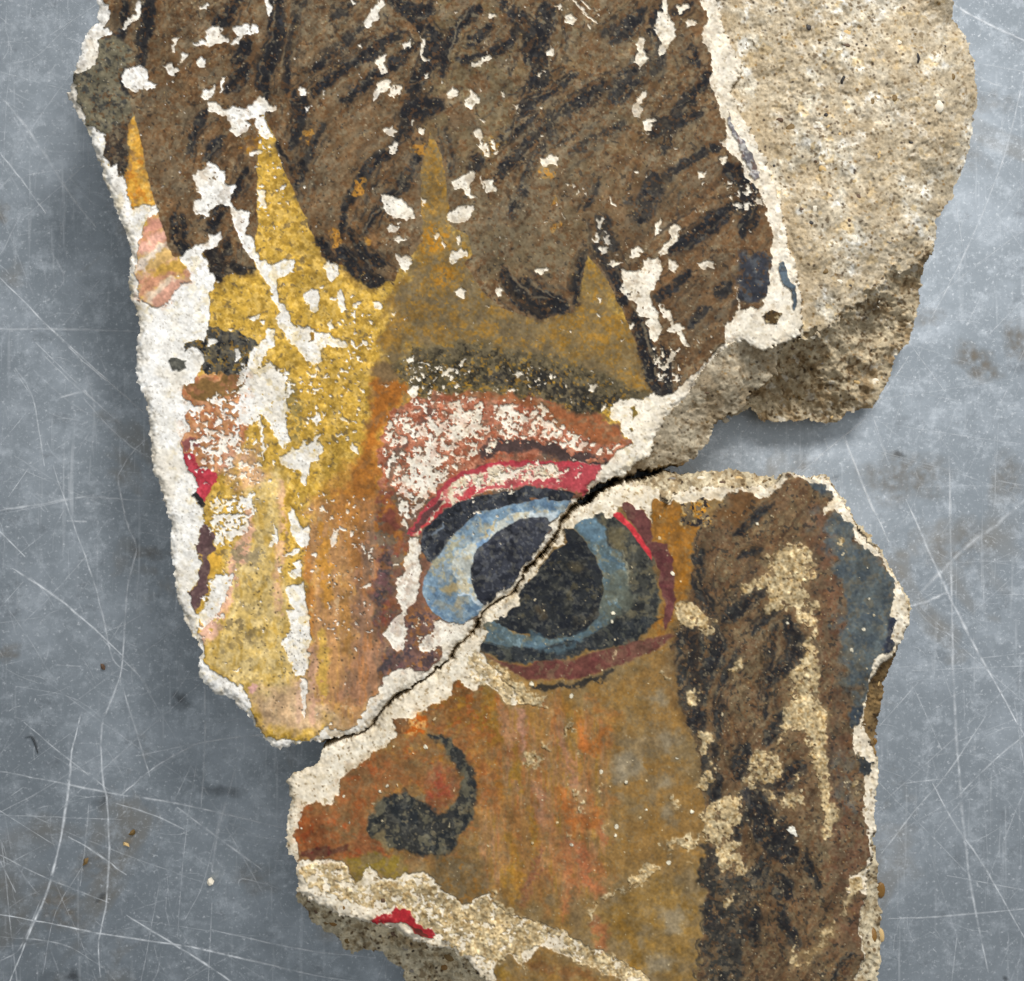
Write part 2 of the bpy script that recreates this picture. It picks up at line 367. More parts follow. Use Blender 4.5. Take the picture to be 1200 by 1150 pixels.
fill(C1((990, 60), (1100, 40), (1120, 300), (1125, 900), (1060, 1010), (900, 1010), (990, 700)), (168, 122, 92), soft=14, warp=3, op=0.9, var=[((176, 114, 62), 9, 42, 0.7, 0.8, 0.6, 0.6, 2.4), ((136, 108, 88), 8, 43, 0.4, 0.8, 0.65, 0.6, 2.0)], reg=SKIN)
for p, w, c, o in ((C1((770, 250), (775, 500), (780, 700)), 10, (196, 130, 62), 0.8), (C1((830, 200), (850, 420), (860, 560)), 14, (204, 142, 52), 0.7), (C1((830, 700), (835, 860), (840, 1010)), 14, (204, 164, 78), 0.9),
                   (C1((790, 760), (795, 900), (800, 1100)), 10, (206, 160, 132), 0.8), (C1((730, 900), (728, 1000), (725, 1110)), 10, (206, 168, 140), 0.8), (C1((1000, 480), (1000, 600), (1005, 800)), 9, (136, 104, 84), 0.7),
                   (C1((1040, 180), (1050, 330), (1045, 420)), 12, (112, 90, 74), 0.7), (C1((940, 480), (945, 640), (930, 790)), 14, (176, 126, 66), 0.7), (C1((640, 30), (660, 180), (640, 420), (650, 620)), 11, (214, 168, 134), 0.75),
                   (C1((500, 130), (500, 260), (440, 420), (400, 560), (330, 690)), 16, (216, 166, 140), 0.85), (C1((300, 720), (330, 680), (370, 640)), 22, (218, 172, 148), 0.9), (C1((900, 60), (960, 200), (980, 400)), 26, (158, 104, 48), 0.6)):
    stroke(p, w, c, soft=6, op=o, holes=(4, 44, 0.9))
fill(C1((440, 300), (520, 270), (590, 320), (560, 400), (470, 420), (400, 380)), (150, 134, 104), soft=14, warp=4, op=0.8, holes=(4, 45, 0.1), reg=SKIN)
fill(C1((380, 640), (480, 600), (560, 700), (440, 760)), (138, 118, 80), soft=14, warp=5, op=0.8, holes=(4, 46, -0.1))
fill(C1((300, 390), (340, 330), (385, 350), (380, 400), (320, 440)), (206, 160, 62), soft=3, reg=SKIN)
fill(C1((280, 230), (310, 210), (355, 260), (350, 320), (310, 350), (335, 470), (300, 570), (265, 605), (235, 515), (280, 450), (290, 390), (275, 320)), (96, 72, 72), soft=1.5, var=[((122, 98, 92), 6, 47, 0.6, 0.6, 0.7)], reg=LID)
fill(C1((500, 945), (520, 930), (545, 950), (530, 975), (505, 968)), (224, 172, 158), soft=2)
# inner corner of the other eye: brow, brown, flesh, red
fill(B1((560, 620), (900, 590), (920, 740), (880, 860), (800, 1030), (640, 1080), (560, 900)), (186, 132, 88), soft=6, var=[((206, 150, 112), 6, 48, 0.2, 0.7, 0.7), ((170, 98, 66), 5, 49, 0.8, 0.6, 0.6)], reg=SKIN)
fill(B1((560, 640), (660, 640), (740, 610), (860, 600), (880, 660), (830, 700), (740, 740), (640, 720)), (124, 94, 54), soft=3, warp=3, var=[((156, 104, 74), 7, 51, 0.7, 0.6, 0.7)], reg=SKIN)
fill(B1((580, 480), (690, 455), (720, 395), (830, 410), (920, 465), (880, 520), (900, 580), (830, 620), (760, 600), (690, 610), (640, 570)), (66, 64, 60), soft=2, warp=2.5, var=[((100, 96, 84), 5, 52, 0.5, 0.6, 0.7), ((30, 31, 34), 6, 53, 0.7, 0.5, 0.9), ((180, 150, 70), 5, 54, 1.6, 0.3, 0.8)], reg=BROW)
fill(B1((505, 540), (560, 520), (625, 540), (610, 590), (550, 605)), (104, 102, 92), soft=1.2, var=[((74, 74, 68), 5, 55, 0.4, 0.6, 0.7)], reg=BROW)
fill(B1((780, 980), (870, 920), (930, 960), (960, 1060), (860, 1120), (780, 1080)), (216, 168, 146), soft=24, warp=6, op=0.65)
for p in (B1((590, 960), (640, 970), (670, 1020), (720, 1040), (745, 1090), (705, 1150), (650, 1170), (680, 1110), (640, 1060), (595, 1020)), C1((265, 10), (290, -30), (365, -20), (355, 20), (320, 50), (310, 110), (268, 68))):
    fill(p, (180, 58, 70), soft=1.2, warp=1, var=[((206, 84, 96), 7, 56, 0.9, 0.5, 0.6)], reg=LIP)
fill(B1((590, 905), (650, 890), (670, 940), (610, 960)), (124, 72, 72), soft=3, op=0.9)
fill(C1((250, 70), (275, 55), (310, 115), (300, 135), (270, 105)), (44, 40, 40), soft=1.2)
# shadow stripe (orange brown) between nose and eye
fill(B2((380, 580), (470, 590), (540, 690), (460, 760), (400, 880), (420, 1150), (240, 1150), (340, 900)), (156, 96, 38), soft=12, warp=3, var=[((184, 112, 40), 8, 57, 0.5, 0.7, 0.7), ((126, 92, 60), 9, 58, 0.6, 0.6, 0.7)], reg=SKIN)
fill(B2((240, 1000), (420, 900), (430, 1160)) + C1((1090, 0), (1090, 200), (900, 250), (800, 120), (860, 0)), (166, 110, 54), soft=16, warp=3, op=0.5, var=[((196, 130, 50), 6, 59, 0.4, 0.6, 0.7), ((134, 98, 60), 8, 63, 0.5, 0.6, 0.7)], reg=SKIN)
fill(B2((480, 540), (380, 560), (360, 600), (470, 640), (520, 600)), (122, 98, 66), soft=8, warp=3, reg=SKIN)
fill([(455, 520), (500, 470), (620, 460), (740, 500), (720, 560), (560, 760), (500, 800), (452, 800), (450, 640)], (122, 86, 68), soft=8, warp=4, var=[((104, 92, 78), 10, 71, 0.2, 0.6, 0.8), ((160, 104, 56), 7, 72, 0.9, 0.6, 0.6)], reg=SKIN)
# --- upper fragment: eye -------------------------------------------------------------------------
fill(B2((440, 780), (560, 700), (800, 690), (1000, 690), (1160, 730)) + B3((100, 740), (300, 780), (420, 860), (470, 930), (330, 1010), (200, 1000), (0, 900)) + B2((1150, 1000), (860, 1010), (640, 1150), (420, 1150), (400, 950)), (172, 108, 82), soft=3, warp=2, var=[((214, 150, 118), 6, 64, 0.4, 0.7, 0.7), ((148, 78, 52), 5, 65, 0.4, 0.6, 0.8), ((132, 98, 76), 8, 66, 0.9, 0.5, 0.7)], reg=LID)
fill(B2((640, 690), (800, 690), (960, 690), (1160, 740)) + B3((110, 730), (300, 780), (420, 860), (440, 930), (300, 900), (150, 850), (0, 760)) + B2((1000, 730), (800, 720)), (150, 90, 54), soft=5, warp=2, op=0.9, var=[((136, 104, 74), 10, 67, 0.5, 0.6, 0.8)], reg=LID)
stroke(B2((640, 770), (560, 870), (480, 970), (440, 1050)), 10, (104, 76, 66), soft=4, op=0.85, holes=(4, 68, 0.6))
stroke(B2((420, 1140), (460, 1050), (560, 990), (700, 1060)), 26, (112, 100, 84), soft=10, op=0.6, holes=(5, 69, 0.0))
stroke(B2((880, 960), (960, 930), (1060, 925), (1160, 930)) + B3((120, 950), (230, 985), (330, 1010)), 16, (70, 56, 54), soft=6, warp=2, op=0.95, holes=(4, 70, 0.7), taper=False)
fill(E1((0, 260), (60, 180), (160, 240), (220, 450), (230, 620), (140, 760), (120, 940), (190, 1010), (60, 1150), (0, 1150)), (134, 84, 56), soft=12, warp=4, var=[((110, 100, 84), 14, 71, 0.2, 0.6, 0.8), ((178, 112, 44), 9, 72, 0.7, 0.6, 0.7), ((120, 60, 56), 8, 73, 0.6, 0.6, 0.6)], reg=SKIN)
fill(C1((1070, 380), (1120, 280), (1150, 300), (1150, 760), (1110, 800)) + F1((500, 0), (560, 60), (500, 180), (560, 240), (700, 250), (740, 300), (640, 330), (500, 380)), (110, 86, 78), soft=8, warp=3, var=[((66, 60, 64), 9, 74, 0.5, 0.5, 0.8), ((150, 98, 56), 8, 75, 0.8, 0.5, 0.7), ((124, 84, 84), 7, 76, 0.4, 0.6, 0.7)], reg=SKIN)
fill(F1((600, 100), (700, 60), (760, 120), (660, 200), (740, 250), (700, 320), (600, 300), (560, 240)), (116, 86, 76), soft=5, warp=3, var=[((160, 106, 56), 8, 75, 0.6, 0.5, 0.7), ((70, 60, 66), 7, 74, 0.7, 0.5, 0.8)], reg=SKIN)
# lid: red lines with pale flaked paint between them
fill(E1((230, 510), (300, 400), (390, 270), (480, 165), (600, 85), (740, 45), (960, 10), (1160, 10)) + B3((100, 1000), (330, 1020), (290, 1090), (240, 1150)) + E2((340, 200), (250, 190), (120, 160), (0, 145)) + E1((1000, 165), (880, 190), (690, 225), (560, 280), (430, 350), (330, 460), (290, 510)), (222, 206, 178), soft=1.5, warp=1, var=[((186, 84, 84), 6, 80, 0.35, 0.5, 0.8), ((182, 160, 120), 6, 81, 1.0, 0.5, 0.6)], reg=LID)
fill(B3((120, 1010), (240, 1020), (330, 1020), (290, 1090), (240, 1150), (100, 1100), (0, 1090), (0, 1070), (160, 1080)), (174, 70, 76), soft=2, warp=1.5, var=[((198, 86, 94), 6, 82, 1.0, 0.5, 0.7)], reg=LID)
stroke(E1((240, 490), (300, 400), (390, 275), (480, 175), (600, 95), (740, 55)), 6.2, (168, 64, 70), soft=1.5, warp=0.8, taper=False, reg=LID)
stroke(B2((860, 1030), (960, 1010), (1080, 1005), (1160, 1010)) + B3((100, 1005), (220, 1015)), 5, (176, 54, 66), soft=2, warp=1, taper=False, op=0.9, reg=LID)
stroke(E1((300, 480), (380, 390), (500, 290), (640, 230)), 5, (184, 56, 60), soft=2, warp=1, taper=False, op=0.9, holes=(3, 83, 0.9), reg=LID)
stroke(E1((640, 210), (720, 190), (860, 165), (980, 150), (1160, 150)) + E2((60, 140), (160, 165), (260, 185)), 7, (178, 74, 78), soft=2.5, warp=1, taper=False, op=0.9, holes=(4, 84, 0.9), reg=LID)
fill(E1((600, 200), (650, 170), (700, 200), (640, 240), (560, 260)), (184, 64, 70), soft=3, warp=1.5, op=0.9)
fill(E1((240, 480), (330, 360), (420, 270), (470, 265), (440, 300), (350, 400), (300, 470)), (96, 62, 60), soft=2, warp=0.8, reg=LID)
BLK = [((94, 96, 98), 5, 85, 0.9, 0.5, 0.7), ((28, 30, 36), 8, 86, 0.5, 0.5, 0.8), ((120, 112, 96), 3.5, 87, 1.6, 0.4, 0.6)]
fill(E1((300, 600), (320, 480), (430, 360), (560, 280), (700, 240), (860, 215), (960, 195), (1000, 170), (1160, 185)) + E2((150, 175), (280, 205), (250, 250), (120, 240), (0, 225)) + E1((1050, 270), (900, 300), (690, 350), (560, 470), (470, 580), (400, 700), (350, 680), (310, 610)), (52, 55, 62), soft=1.5, warp=0.5, fine=0.35, var=BLK, reg=WHITE)
stroke(E1((380, 500), (430, 465), (470, 440)), 5, (122, 134, 146), soft=3, op=0.8)
BLUE = [((144, 162, 170), 6, 88, 0.6, 0.6, 0.7), ((88, 114, 140), 7, 89, 0.6, 0.6, 0.7), ((158, 150, 128), 8, 90, 1.0, 0.8, 0.55)]
fill(E1((690, 350), (900, 300), (1060, 268), (1160, 240)) + E2((120, 242), (260, 250), (200, 330), (100, 380), (0, 420)) + E1((1000, 460), (760, 540), (690, 640), (640, 740), (660, 860), (745, 980), (740, 1010), (620, 1085), (540, 1118), (440, 1062), (360, 990), (315, 880), (330, 780), (390, 700), (470, 580), (560, 470)), (118, 142, 160), soft=1.4, warp=0.5, fine=0.35, var=BLUE, reg=IRIS)
fill(E1((390, 700), (470, 580), (560, 490), (640, 520), (520, 640), (500, 720), (520, 800), (430, 830), (370, 770)), (140, 152, 158), soft=5, warp=2, op=0.75, var=[((176, 158, 112), 7, 91, 0.2, 0.6, 0.8)])
fill(E1((1160, 320), (1000, 345), (850, 400), (760, 460), (640, 550), (520, 640), (495, 720), (540, 800), (545, 890), (640, 900), (700, 950), (740, 990), (690, 900), (640, 830), (636, 720), (680, 600), (700, 560), (840, 475), (1000, 405), (1160, 385)) , (194, 196, 186), soft=3, warp=1.5, var=[((190, 174, 136), 8, 92, 0.2, 1.0, 0.7), ((150, 172, 190), 6, 93, 0.9, 0.5, 0.7)], reg=IRIS)
fill(E2((0, 300), (110, 320), (190, 300), (170, 340), (110, 360), (0, 350)), (196, 204, 206), soft=3, warp=1, op=0.9, reg=IRIS)
fill(E1((660, 560), (780, 480), (760, 530), (690, 590)), (118, 148, 180), soft=2.5, op=0.9)
fill(E1((690, 420), (840, 390), (800, 480), (720, 480)), (190, 166, 118), soft=6, warp=3, op=0.8, holes=(3, 94, 0.7))
fill(E1((500, 810), (540, 850), (500, 920), (440, 860)), (176, 150, 100), soft=6, warp=3, op=0.85)
fill(E1((530, 920), (590, 960), (560, 1020), (520, 980)), (166, 150, 118), soft=7, warp=3, op=0.8)
stroke(E1((560, 905), (640, 905), (700, 950), (740, 990), (680, 1010)), 3.5, (198, 210, 218), soft=2, warp=0.6, op=0.9)
fill(E1((680, 600), (640, 720), (645, 830), (690, 920), (745, 985), (900, 920), (1160, 700)) + E2((20, 620), (90, 500), (140, 385), (100, 345), (0, 345)) + E1((960, 402), (820, 482)), (56, 58, 66), soft=1.2, warp=0.5, fine=0.35, var=[((94, 96, 102), 4, 95, 0.9, 0.5, 0.7), ((34, 36, 44), 9, 96, 0.6, 0.5, 0.8), ((100, 100, 100), 12, 97, 1.1, 0.4, 0.5)], reg=PUPIL)
# --- brow ------------------------------------------------------------------------------------------
fill(B2((470, 560), (560, 490), (760, 470), (960, 500), (1160, 535)) + B3((100, 535), (230, 570), (350, 620), (470, 670), (570, 690), (520, 740), (400, 720), (330, 770), (240, 790), (120, 730), (0, 710)) + B2((1000, 700), (860, 690), (760, 690), (640, 690), (540, 700), (500, 640)), (78, 70, 50), soft=10, warp=3, var=[((112, 99, 74), 8, 98, 0.3, 0.6, 0.75), ((42, 38, 30), 7, 99, 0.4, 0.5, 0.85), ((170, 128, 40), 3.5, 100, 1.7, 0.3, 0.8)], reg=BROW)
stroke(B2((480, 560), (620, 500), (800, 490), (980, 520), (1160, 550)) + B3((200, 590), (350, 650), (520, 710)), 22, (104, 92, 68), soft=10, op=0.55, holes=(6, 101, 0.5), reg=BROW)
stroke(B2((900, 620), (1160, 640)) + B3((150, 680), (280, 730), (420, 740)), 26, (40, 38, 36), soft=10, op=0.8, holes=(5, 102, 0.8), reg=BROW)
# --- upper fragment: hair -------------------------------------------------------------------------
HL = A1((200, 560), (240, 620), (250, 700), (330, 800), (332, 760), (345, 580), (372, 505), (395, 590), (430, 760), (470, 930), (510, 1050), (540, 1150)) + B1((555, 85), (600, 70), (690, 60), (720, 130), (745, 185), (830, 152), (915, 135), (905, 60)) \
    + A1((905, 1120), (930, 1000), (925, 800), (930, 600), (945, 490), (990, 590), (1040, 750), (1110, 900), (1150, 985)) + A2((70, 990), (130, 1110)) + B2((150, 60), (210, 115), (340, 155), (370, 200), (470, 190), (490, 140), (560, 60)) \
    + A2((600, 1080), (588, 900), (590, 750), (632, 590), (685, 720), (705, 850), (715, 1010), (800, 1060), (820, 1140)) + B2((780, 110), (860, 240), (950, 310), (1060, 350), (1150, 375)) + B3((60, 360), (200, 330), (225, 230), (268, 75), (350, 190), (420, 320), (480, 480), (530, 620), (560, 705)) + [(800, 480), (960, 440), (960, -120), (60, -120), (60, 120)]
BR = [((82, 58, 36), 14, 110, 0.5, 0.7, 0.7), ((112, 84, 54), 10, 111, 0.7, 0.7, 0.6), ((126, 113, 90), 5, 112, 0.75, 0.7, 0.75), ((124, 112, 92), 18, 113, 0.8, 0.7, 0.55)]
fill(HL, (114, 86, 58), soft=1.4, warp=0.5, fine=0.35, var=BR, tone=0.12, reg=HAIR)
HS = np.s_[0:int((480 - Y0) / STEP), 0:NX]
hm = (RG[HS] == HAIR)
lay(HS, over(streak(HS, 5, 501), 0.5, 1.0) * 0.42 * hm, (66, 48, 32))
lay(HS, over(streak(HS, 4, 502), 0.8, 0.9) * 0.40 * hm, (126, 110, 84))
lay(HS, over(streak(HS, 7, 503), 0.7, 0.8) * 0.35 * hm, (112, 78, 46))
fill(A2((560, 0), (1150, 0), (1150, 1150), (820, 1150), (720, 900), (640, 560), (480, 600), (520, 300)) + A3((0, 1150), (560, 1150), (760, 600), (700, 0), (100, 0)), (112, 96, 68), soft=60, warp=8, op=0.62, var=[((96, 70, 42), 18, 114, 0.0, 0.7, 0.8)], holes=(7, 115, -0.1))
fill(B3((0, 0), (300, 0), (240, 200), (60, 340), (0, 340)) + B2((900, 280), (780, 60), (820, -80), (1150, -80)), (108, 94, 68), soft=26, warp=8, op=0.6, holes=(8, 116, 0.2))
fill(A2((560, 0), (1150, 0), (1150, 800), (700, 700), (600, 500)), (112, 98, 66), soft=40, warp=10, op=0.5, holes=(12, 117, 0.3))
hr = random.Random(21)
def lock(pts, w, op=0.97, c=(34, 34, 37)):
    stroke(pts, w * 2.0, (80, 60, 41), soft=9.0, warp=2.0, fine=0.6, op=0.34, tone=0.04, reg=HAIR)
    stroke(pts, w * 1.3, c, soft=4.5, warp=1.4, fine=0.7, op=op, tone=0.06, var=[((26, 26, 31), 8, 120, 0.2, 0.6, 0.8), ((108, 99, 80), 4.0, 121, 1.1, 0.5, 0.7), ((62, 66, 72), 7, 122, 0.9, 0.5, 0.4)], holes=(3.6, 123, 1.35), reg=HAIR)
    stroke([(x + w * 0.15, y - w * 0.1) for x, y in pts], w * 0.5, (25, 25, 29), soft=4.0, warp=1.4, fine=0.8, op=0.7, tone=0.04, holes=(5, 125, 0.9))
    dx, dy = pts[-1][0] - pts[0][0], pts[-1][1] - pts[0][1]
    l = math.hypot(dx, dy) or 1
    nx, ny = -dy / l, dx / l
    for k in range(5):                      # bristle lines running beside the lock
        o = hr.uniform(-2.2, 2.2) * w
        s0 = hr.uniform(-0.25, 0.2)
        q = [(x + nx * o * (0.75 + 0.25 * i / len(pts)) + dx * s0, y + ny * o * (0.75 + 0.25 * i / len(pts)) + dy * s0) for i, (x, y) in enumerate(pts)]
        dark = hr.random() < 0.62
        sl2, dd = ldist(q, hr.uniform(1.8, 3.8), 1.2, 0.5)
        aa = sst(dd / 2.4 + 0.5) * hr.uniform(0.35, 0.75) * (RG[sl2] == HAIR) * (1 - over(nsl(sl2, 4.2, 126, 3), 0.9, 0.7))
        lay(sl2, aa, hr.choice([(48, 42, 38), (58, 46, 34), (40, 39, 40)]) if dark else hr.choice([(126, 104, 74), (118, 88, 56), (128, 114, 90)]), tone=0.05)
# thinner, browner shading lines beside the locks
rng = random.Random(4)
for k in range(150):
    x, y = rng.uniform(110, 900), rng.uniform(-60, 380)
    sl = 1.1 + 0.5 * math.sin(x * 0.011) + rng.uniform(-0.3, 0.3)
    L = rng.uniform(24, 70)
    ang = math.atan2(1.0, sl * (0.9 if x > 330 else 0.25)) + (0.0 if x > 330 else 0.5)
    dx, dy = -math.cos(ang) * L, math.sin(ang) * L
    bend = rng.uniform(-8, 8)
    pts = [(x, y), (x + dx * 0.5 + bend, y + dy * 0.5 + bend * 0.4), (x + dx, y + dy)]
    sl2, d = ldist(pts, rng.uniform(3, 8), 2.0, 1.0)
    a = sst(d / 5 + 0.5) * rng.uniform(0.25, 0.6) * (RG[sl2] == HAIR) * (1 - over(nsl(sl2, 4.5, 124, 3), 0.7, 0.6))
    lay(sl2, a, rng.choice([(60, 46, 32), (70, 52, 36), (52, 44, 38), (112, 82, 50)]))
for f, p, w in (
    (A1, ((440, -120), (430, 0), (420, 150), (405, 290)), 58), (A1, ((850, -40), (790, 80), (735, 115)), 46), (A1, ((1020, -60), (1005, 60), (1010, 150), (980, 260), (955, 330), (955, 440)), 66), (A1, ((1150, -20), (1100, 100), (1065, 250), (1055, 450)), 24),
    (A1, ((700, 500), (645, 590), (620, 710)), 36), (A1, ((890, 190), (830, 290)), 52), (A1, ((890, 300), (800, 410)), 54), (A1, ((770, 630), (700, 715)), 44), (A1, ((885, 750), (835, 850), (815, 895)), 26), (A1, ((575, 975), (575, 1060), (600, 1140)), 62), (A1, ((775, 925), (715, 1030)), 48),
    (A1, ((330, 20), (320, 120), (300, 260), (330, 440)), 50), (A1, ((300, 650), (320, 720), (325, 790)), 40), (A1, ((1000, 640), (1080, 760), (1120, 900)), 18), (A1, ((1090, 420), (1110, 560), (1105, 640)), 34), (A1, ((1140, 560), (1130, 680), (1110, 830)), 34),
    (A2, ((490, 145), (350, 235), (200, 335), (105, 425)), 56), (A2, ((335, 115), (230, 205), (105, 320)), 44), (A2, ((570, 205), (480, 275), (390, 340), (240, 455)), 44), (A2, ((430, -40), (480, 20), (570, 90), (640, 170), (620, 280), (560, 390), (530, 520), (505, 620)), 62),
    (A2, ((850, 40), (770, 110), (700, 230), (680, 345)), 46), (A2, ((910, 110), (800, 205)), 36), (A2, ((1020, 130), (980, 190), (920, 240), (760, 275)), 40), (A2, ((950, 20), (1050, 110), (1115, 200), (1120, 330), (1080, 450), (1040, 560), (940, 650)), 70),
    (A2, ((1160, 570), (1040, 690), (930, 800)), 58), (A2, ((1140, 650), (1080, 760), (1020, 900), (990, 970)), 40), (A2, ((860, 700), (810, 770)), 46), (A2, ((505, 600), (430, 690), (350, 760), (290, 870), (250, 950), (225, 1080)), 44), (A2, ((585, 680), (540, 780), (470, 860), (400, 930), (340, 1040)), 40),
    (A2, ((155, 560), (90, 660), (50, 780), (30, 850)), 40), (A2, ((60, 440), (45, 560), (5, 670)), 44), (A2, ((40, -30), (20, 150), (5, 270)), 20), (A2, ((700, 585), (722, 700), (715, 790)), 24), (A2, ((290, 10), (190, 90)), 38), (A2, ((510, 520), (590, 490), (670, 480)), 70), (A2, ((640, 60), (560, 30)), 60),
    (B2, ((130, 10), (175, 60), (205, 105)), 40), (B2, ((230, 60), (300, 120), (400, 200)), 70), (B2, ((270, -40), (330, 60), (420, 130)), 40), (B2, ((390, 180), (470, 205)), 8),
    (A3, ((90, 40), (50, 150), (0, 270)), 84), (A3, ((430, 110), (330, 165)), 36), (A3, ((510, 50), (375, 200)), 58), (A3, ((530, 240), (480, 320), (410, 400), (390, 450)), 84), (A3, ((810, 340), (720, 440), (650, 530), (605, 690)), 56), (A3, ((540, 610), (620, 560), (770, 515)), 50),
    (A3, ((350, 380), (250, 450), (100, 540), (-20, 650)), 56), (A3, ((410, 555), (300, 620), (190, 695)), 36), (A3, ((870, 655), (760, 700), (640, 780), (560, 870), (440, 905)), 44), (A3, ((310, 820), (255, 945)), 24), (A3, ((560, 790), (540, 900), (490, 990)), 84), (A3, ((1010, 930), (900, 950), (780, 1030), (640, 1140)), 56),
    (A3, ((890, 750), (960, 820), (1010, 910)), 64), (A3, ((1005, 950), (950, 1070)), 60), (A3, ((210, 345), (80, 430), (-20, 480)), 46), (A3, ((600, 20), (560, 130), (590, 250), (560, 330)), 46), (A3, ((730, 10), (650, 70)), 34), (A3, ((720, 210), (760, 300)), 50), (A3, ((800, 400), (900, 420)), 10), (A3, ((80, 520), (110, 640)), 40), (A3, ((320, 980), (350, 1060), (380, 1120)), 60),
    (B3, ((720, 140), (640, 220), (585, 280)), 40), (B3, ((900, 210), (850, 260)), 60), (B3, ((810, 315), (710, 395)), 38), (B3, ((260, 60), (210, 200), (215, 290)), 30), (B3, ((470, 350), (510, 450), (560, 620), (600, 700)), 60), (B3, ((300, 30), (380, 150), (430, 290)), 46), (B3, ((-40, 200), (60, 280), (160, 310)), 84), (B2, ((960, 150), (1020, 270), (1150, 340)), 50), (B3, ((600, 480), (620, 600), (620, 680)), 36)):
    lock(f(*p), w / S3)
for p, w in ((B1((720, 50), (750, 110), (745, 175)), 56), (B1((790, 110), (850, 145), (905, 130)), 36), (B1((800, 10), (780, 80)), 40)):
    lock(p, w / S3, 0.9, (36, 33, 32))
fill(B3((960, 60), (1090, 100), (1065, 250), (1000, 310), (950, 260), (925, 170)), (46, 50, 60), soft=8, warp=3, op=0.92, var=[((84, 90, 96), 9, 126, 0.6, 0.6, 0.6)], reg=HAIR)
for p, o in ((A1((420, 420), (640, 500), (620, 900), (500, 960), (400, 620)), 0.42), (A2((60, 560), (420, 480), (440, 800), (260, 1000), (60, 900)), 0.30), (A2((660, 380), (1040, 360), (980, 640), (760, 720), (680, 560)), 0.34), (A2((820, 940), (1150, 760), (1150, 1150), (860, 1150)), 0.42), (A3((0, 500), (400, 440), (420, 780), (120, 980), (0, 960)), 0.34), (A3((300, 180), (720, 150), (640, 380), (400, 360), (260, 300)), 0.36), (A3((560, 560), (880, 480), (860, 640), (600, 760)), 0.26), (A3((280, 860), (520, 800), (760, 860), (520, 1150), (300, 1150)), 0.30), (B3((0, 0), (300, 0), (230, 180), (80, 230), (0, 180)), 0.40), (B3((680, 140), (900, 120), (860, 420), (700, 520), (640, 300)), 0.28), (A2((500, 620), (600, 560), (740, 600), (760, 900), (900, 1150), (520, 1150)), 0.32), (A2((0, 0), (440, 0), (300, 200), (60, 320)), 0.26)):
    fill(p, (128, 115, 92), soft=34, warp=9, fine=2, op=o, tone=0.05, var=[((104, 86, 62), 9, 133, 0.3, 0.9, 0.7)], holes=(5, 134, 1.1))
# dark green-grey patch at the left edge
fill(A1((95, 345), (200, 285), (215, 190), (270, 160), (350, 190), (385, 260), (300, 330), (320, 390), (360, 450), (375, 500), (340, 560), (230, 610), (155, 560), (115, 480)), (102, 96, 78), soft=5, warp=2.5, var=[((58, 58, 56), 7, 127, 0.35, 0.5, 0.85), ((132, 124, 100), 5, 128, 0.6, 0.6, 0.6)], reg=HAIR)
fill(A1((235, 600), (350, 540), (335, 690), (330, 810), (240, 700)), (80, 66, 52), soft=5, warp=2, var=[((46, 42, 40), 6, 129, 0.4, 0.5, 0.85), ((112, 100, 80), 5, 130, 0.9, 0.5, 0.7)], reg=HAIR)
# ochre ground showing through worn hair
for p in (A2((180, 1050), (215, 1050), (225, 1090), (215, 1130), (190, 1090)), A2((300, 810), (330, 800), (330, 840), (300, 890), (280, 880)), A2((330, 1065), (350, 1060), (355, 1095), (335, 1090)), A3((60, 755), (110, 750), (115, 800), (60, 820)), A3((90, 880), (130, 870), (140, 920), (100, 925)), A3((95, 1000), (140, 985), (140, 1020), (100, 1035)), A2((60, 580), (95, 590), (80, 660), (60, 640)), A2((550, 640), (610, 640), (600, 720), (560, 690))):
    fill(p, (180, 126, 48), soft=3, warp=3, op=0.9, holes=(3.5, 131, 0.7))
for f, x, y, r in ((B2, 660, 20, 60), (B2, 690, 170, 60), (A2, 640, 1080, 50), (A2, 900, 650, 40), (A1, 870, 640, 40)):
    cx, cy = f((x, y))[0]
    fill([(cx + r / S3 * math.cos(t), cy + r / S3 * math.sin(t)) for t in np.linspace(0, 6.28, 9)[:-1]], (172, 118, 34), soft=10, warp=4, op=0.8, holes=(3.5, 132, 0.2))

fill(B1((1060, 620), (1120, 680), (1150, 860), (1060, 900), (1030, 760)), (130, 116, 76), soft=14, warp=5, op=0.75, holes=(4, 540, 0.3))
# speckled lime film that dulls the hair and the brow
H = np.s_[0:NY, 0:NX]
fz = (0.55 + 0.45 * np.clip(noise(70, 541, 2), -1.2, 1.2)) * (RG == HAIR) * (YY < 560)
lay(H, over(noise(3.4, 542, 3, 0.9), 0.25, 0.7) * np.clip(fz, 0, 1) * 0.50 * (0.40 + 0.60 * (PC[..., 0] > 0.26)), (130, 118, 94), tone=0.08)
lay(H, over(noise(3.0, 543, 2, 0.9), 1.15, 0.5) * (RG == HAIR) * (YY < 560) * 0.55, (98, 66, 38), tone=0.06)
lay(H, over(noise(3.0, 544, 2, 0.9), 1.7, 0.5) * (RG == HAIR) * (YY < 560) * 0.5, (36, 34, 34), tone=0.06)
fb = ((RG == BROW) | ((RG == SKIN) & (XX > 470) & (YY < 480))) & (YY < 560)
lay(H, over(noise(3.2, 545, 3, 0.9), 0.5, 0.7) * fb * 0.5, (124, 110, 82), tone=0.06)
lay(H, over(noise(3.0, 546, 2, 0.9), 1.3, 0.5) * fb * 0.55, (168, 122, 40), tone=0.06)
